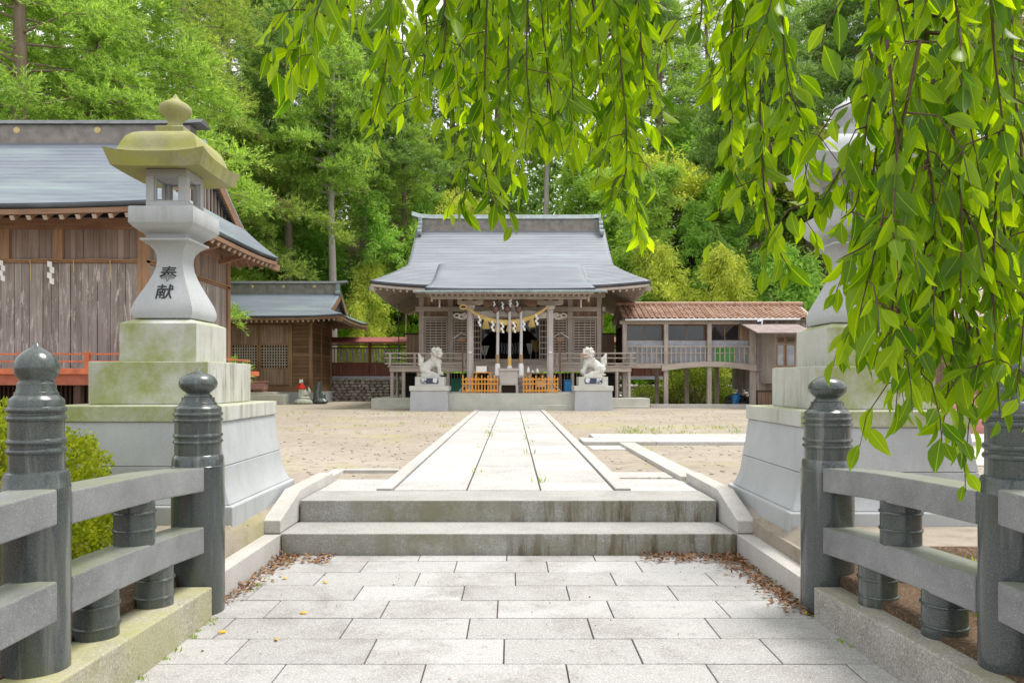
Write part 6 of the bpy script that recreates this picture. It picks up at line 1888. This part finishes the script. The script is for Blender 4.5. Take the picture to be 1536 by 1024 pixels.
# leaf: 5 cross sections, folded along the midrib, drip tip, toothed edge
LS = [(0, .02), (.10, .30), (.25, .75), (.42, 1.0), (.60, .92), (.76, .62), (.88, .28), (1.0, .0)]
def leaf_template():
    V = []; UV = []
    for t_, w in LS:
        for s in (-1, 0, 1):
            V.append((t_, s * w * .5, abs(s) * w * .10)); UV.append((.5 + s * w * .5, t_))
    Fq = []
    for i in range(len(LS) - 1):
        for j in (0, 1): a = i * 3 + j; Fq.append((a, a + 1, a + 4, a + 3))
    return np.array(V), np.array(Fq), np.array(UV)
LV, LF, LUV = leaf_template()
def add_leaves(P, D, Nn, L, Wd):
    """P base, D axis, Nn face normal -> stacked verts/faces/uv"""
    D = unit(D); S = unit(np.cross(Nn, D)); Nn = np.cross(D, S)
    n = len(P)
    V = P[:, None, :] + LV[None, :, 0:1] * D[:, None, :] * L[:, None, None] + LV[None, :, 1:2] * S[:, None, :] * Wd[:, None, None] + LV[None, :, 2:3] * Nn[:, None, :] * L[:, None, None]
    K = rng.uniform(-.05, .34, n); V = V - Nn[:, None, :] * (K * L)[:, None, None] * (LV[None, :, 0:1] ** 2) + S[:, None, :] * (rng.normal(0, .08, n) * L)[:, None, None] * (LV[None, :, 0:1] ** 2)
    m = len(LV)
    Fq = (LF[None] + (np.arange(n) * m)[:, None, None]).reshape(-1, 4)
    uv = np.tile(LUV[LF].reshape(-1, 2), (n, 1))
    return V.reshape(-1, 3), Fq, uv
def branch(pix, d0, d1, lsize, dens=1.0, rad=.004, twigs=.35, wide=.34, side=1.0):
    """pix: polyline of picture-measured points; becomes a hanging stem in metres with alternate leaves"""
    pts = []
    pix = list(pix[:-1]) + [(pix[-1][0], pix[-1][1] - 32)]
    for i, (px, py) in enumerate(pix):
        d = d0 + (d1 - d0) * i / max(1, len(pix) - 1); pts.append(Vector((X(px, d), d, Z(py, d))))
    # resample as a smooth curve
    out = []
    for i in range(len(pts) - 1):
        p0, p1, p2, p3 = pts[max(0, i - 1)], pts[i], pts[i + 1], pts[min(len(pts) - 1, i + 2)]
        for k in range(8):
            t_ = k / 8; out.append(.5 * ((2 * p1) + (p2 - p0) * t_ + (2 * p0 - 5 * p1 + 4 * p2 - p3) * t_ ** 2 + (3 * p1 - p0 - 3 * p2 + p3) * t_ ** 3))
    out.append(pts[-1])
    mb = MB(); n = len(out)
    mb.tube(out, [rad * (1 - .75 * i / (n - 1)) for i in range(n)], 6)
    Ps, Ds = [], []
    def along(curve, start=0.0, step=.023):
        acc = 0; s = rng.choice([-1, 1]); nxt = start
        for a, b in zip(curve, curve[1:]):
            L = (b - a).length; t0 = (b - a).normalized()
            while nxt < acc + L:
                p = a.lerp(b, (nxt - acc) / L)
                az = rng.uniform(-1, 1) * 1.2 + (0 if s > 0 else math.pi)
                o = Vector((math.cos(az) * .75, math.sin(az) * .6, 0)) * side * rng.uniform(.35, 1.0)
                Ps.append(p); Ds.append(t0 * .45 + o + Vector((0, 0, -rng.uniform(.15, 1.1)))); s = -s
                nxt += step / dens * rng.uniform(.6, 1.4)
            acc += L
    along(out, .0)
    # side twigs
    dens = dens * .8
    total = sum((b - a).length for a, b in zip(out, out[1:]))
    for k in range(int(total / .055 * twigs * dens)):
        i = rng.integers(0, n - 2); p = out[i]; az = rng.uniform(0, 6.28); L = rng.uniform(.07, .20)
        o = Vector((math.cos(az), math.sin(az) * .8, 0))
        c = [p, p + o * L * .45 + Vector((0, 0, -L * .15)), p + o * L * .75 + Vector((0, 0, -L * .6)), p + o * L * .85 + Vector((0, 0, -L * 1.05))]
        mb.tube(c, [rad * .5, rad * .4, rad * .3, rad * .2], 4)
        along(c, .02, .036)
    b_ = mb.build("branch", m_cbark, ch, smooth=True)
    P = np.array(Ps); D = np.array(Ds); n_ = len(P)
    Nn = np.c_[rng.normal(0, 1.0, n_), -np.abs(rng.normal(.7, .6, n_)) * rng.choice([-1, 1], n_, p=[.3, .7]), rng.normal(.45, .6, n_)]
    L = lsize * (.55 + .58 * rng.random(n_)); Wd = L * (wide + .10 * rng.random(n_))
    # short leaf stalks
    Dn = unit(D)
    P2 = P + Dn * .010
    V, Fq, uv = add_leaves(P2, D, Nn, L, Wd)
    nmesh("leaves", V, Fq, m_cherry, b_, uv, smooth=True)

# left cluster
branch([(520, -260), (478, -60), (452, 50), (436, 168)], 2.3, 2.35, .105, .95)
branch([(530, -240), (500, -60), (470, 40), (478, 128)], 2.2, 2.2, .105, .9)
branch([(440, -200), (470, -60), (432, 20), (402, 60)], 2.4, 2.4, .10, .6, twigs=.1)
branch([(560, -220), (515, -60), (505, 10), (508, 70)], 2.3, 2.3, .105, .8)
# central curtain: (top px, mid px, tip)
CEN = [((585, -200), (583, 60), (556, 226)), ((600, -200), (604, 60), (612, 178)), ((628, -210), (640, 40), (625, 196)), ((655, -200), (668, 60), (640, 150)),
       ((700, -200), (676, 60), (700, 196)), ((720, -220), (716, 120), (694, 348)), ((738, -220), (726, 200), (741, 340)), ((745, -200), (760, 90), (784, 318)), ((700, -200), (712, 90), (752, 250)),
       ((770, -200), (762, 100), (772, 262)), ((800, -220), (790, 80), (800, 225)), ((820, -210), (822, 60), (820, 246)), ((790, -200), (822, 110), (836, 225)),
       ((850, -200), (856, 60), (862, 236)), ((880, -210), (895, 60), (892, 196)), ((860, -200), (905, 120), (915, 282)), ((905, -200), (930, 60), (905, 230)),
       ((940, -210), (930, 180), (968, 400)), ((915, -200), (945, 140), (958, 392)), ((960, -200), (955, 60), (985, 150)), ((950, -220), (965, 110), (992, 170)), ((640, -180), (700, 10), (735, 110)), ((610, -190), (590, -20), (575, 110)), ((675, -190), (668, -20), (655, 120)), ((735, -190), (740, 0), (728, 170)), ((775, -190), (790, 0), (800, 150)), ((830, -190), (838, 0), (850, 170)), ((870, -190), (880, 20), (872, 190)), ((925, -190), (920, 20), (938, 210)), ((960, -190), (975, -10), (1000, 60)), ((900, -200), (940, 200), (925, 330)), ((810, -200), (852, -20), (880, 120)), ((690, -180), (650, -20), (660, 70)), ((900, -200), (925, -10), (960, 90)), ((740, -200), (745, -30), (790, 120))]
for i, c in enumerate(CEN):
    d = 2.25 + .55 * ((i * 37) % 10) / 10
    branch(c, d, d + .05, .090, 1.0, twigs=.42)
# right of the gap
RG = [((1060, -200), (1052, 20), (1046, 64)), ((1130, -200), (1092, 70), (1062, 150)), ((1125, -200), (1100, 90), (1092, 300)), ((1110, -220), (1095, 200), (1122, 320)), ((1170, -200), (1118, 90), (1146, 300)), ((1150, -200), (1140, 170), (1152, 400)),
      ((1160, -220), (1176, 120), (1188, 250)), ((1140, 180), (1152, 330), (1186, 440)), ((1180, -200), (1175, 60), (1200, 215)), ((1190, -200), (1160, -10), (1120, 120))]
for i, c in enumerate(RG):
    d = 2.0 + .4 * ((i * 29) % 10) / 10
    branch(c, d, d - .05, .092, .9, twigs=.35, wide=.38)
# heavy mass on the right, closer
branch([(1340, -260), (1374, 0), (1402, 100), (1399, 200), (1389, 252), (1395, 330), (1380, 420), (1372, 470)], 1.75, 1.75, .092, 1.15, rad=.010, twigs=.7, wide=.40)
branch([(1300, -260), (1318, 20), (1312, 110), (1300, 190), (1286, 300), (1262, 360)], 1.9, 1.8, .09, 1.0, rad=.005, twigs=.5, wide=.40)
RM = [((1330, 60), (1345, 240), (1325, 420)), ((1370, 100), (1400, 300), (1400, 520)), ((1410, 80), (1440, 280), (1440, 480)), ((1470, 60), (1480, 240), (1460, 420)), ((1350, 200), (1360, 360), (1330, 520)), ((1440, 300), (1410, 450), (1385, 600)), ((1500, 60), (1520, 300), (1490, 520)), ((1300, 220), (1320, 360), (1300, 480)), ((1290, 200), (1240, 290), (1226, 330)), ((1340, -200), (1330, 200), (1254, 470)), ((1380, 60), (1330, 300), (1290, 500)), ((1400, 120), (1330, 330), (1262, 420)), ((1395, 250), (1330, 400), (1265, 545)),
      ((1392, 250), (1370, 430), (1344, 600)), ((1410, 200), (1418, 420), (1360, 650)), ((1405, 300), (1430, 480), (1412, 690)), ((1420, 330), (1440, 540), (1432, 712)), ((1400, 250), (1450, 470), (1478, 640)),
      ((1420, 60), (1470, 260), (1500, 480)), ((1440, 40), (1500, 200), (1540, 420)), ((1480, -200), (1490, 60), (1520, 330)), ((1520, -200), (1520, 120), (1552, 300)), ((1460, -200), (1440, 60), (1470, 300)),
      ((1500, 200), (1490, 420), (1500, 660)), ((1530, 200), (1540, 400), (1525, 620)), ((1560, 100), (1570, 300), (1560, 560)), ((1420, 150), (1480, 340), (1530, 560)), ((1360, -200), (1352, 40), (1340, 260)), ((1300, 60), (1350, 250), (1350, 430)), ((1330, 100), (1310, 260), (1300, 400)),
      ((1400, -200), (1430, -20), (1450, 160)), ((1440, -220), (1400, -40), (1380, 60)), ((1540, -200), (1500, -40), (1480, 120)), ((1280, -200), (1340, -20), (1360, 110)), ((1375, 350), (1385, 500), (1350, 560)), ((1440, 380), (1470, 520), (1455, 600)), ((1350, 300), (1305, 420), (1290, 570)),
      ((1500, 300), (1520, 480), (1500, 560))]
for i, c in enumerate(RM):
    d = 1.55 + .6 * ((i * 31) % 10) / 10
    branch(c, d, d - .04, .080, 1.05, rad=.0045, twigs=.45, wide=.40)
# trunk and limbs outside the picture, carrying the strands
mb = MB()
mb.tube([(5.4, 1.6, -.1), (5.3, 1.6, 1.2), (4.9, 1.7, 2.4), (4.2, 1.9, 3.3)], [.34, .28, .24, .18], 14)
mb.tube([(4.2, 1.9, 3.3), (2.6, 2.1, 3.55), (1.0, 2.4, 3.35), (-.6, 2.5, 3.25), (-1.3, 2.4, 3.15)], [.16, .10, .06, .035, .015], 10)
mb.tube([(4.4, 1.85, 3.1), (3.0, 1.7, 3.2), (1.8, 1.75, 2.85), (.9, 1.9, 2.75)], [.12, .07, .04, .015], 10)
mb.build("trunk", m_bark, ch, smooth=True)
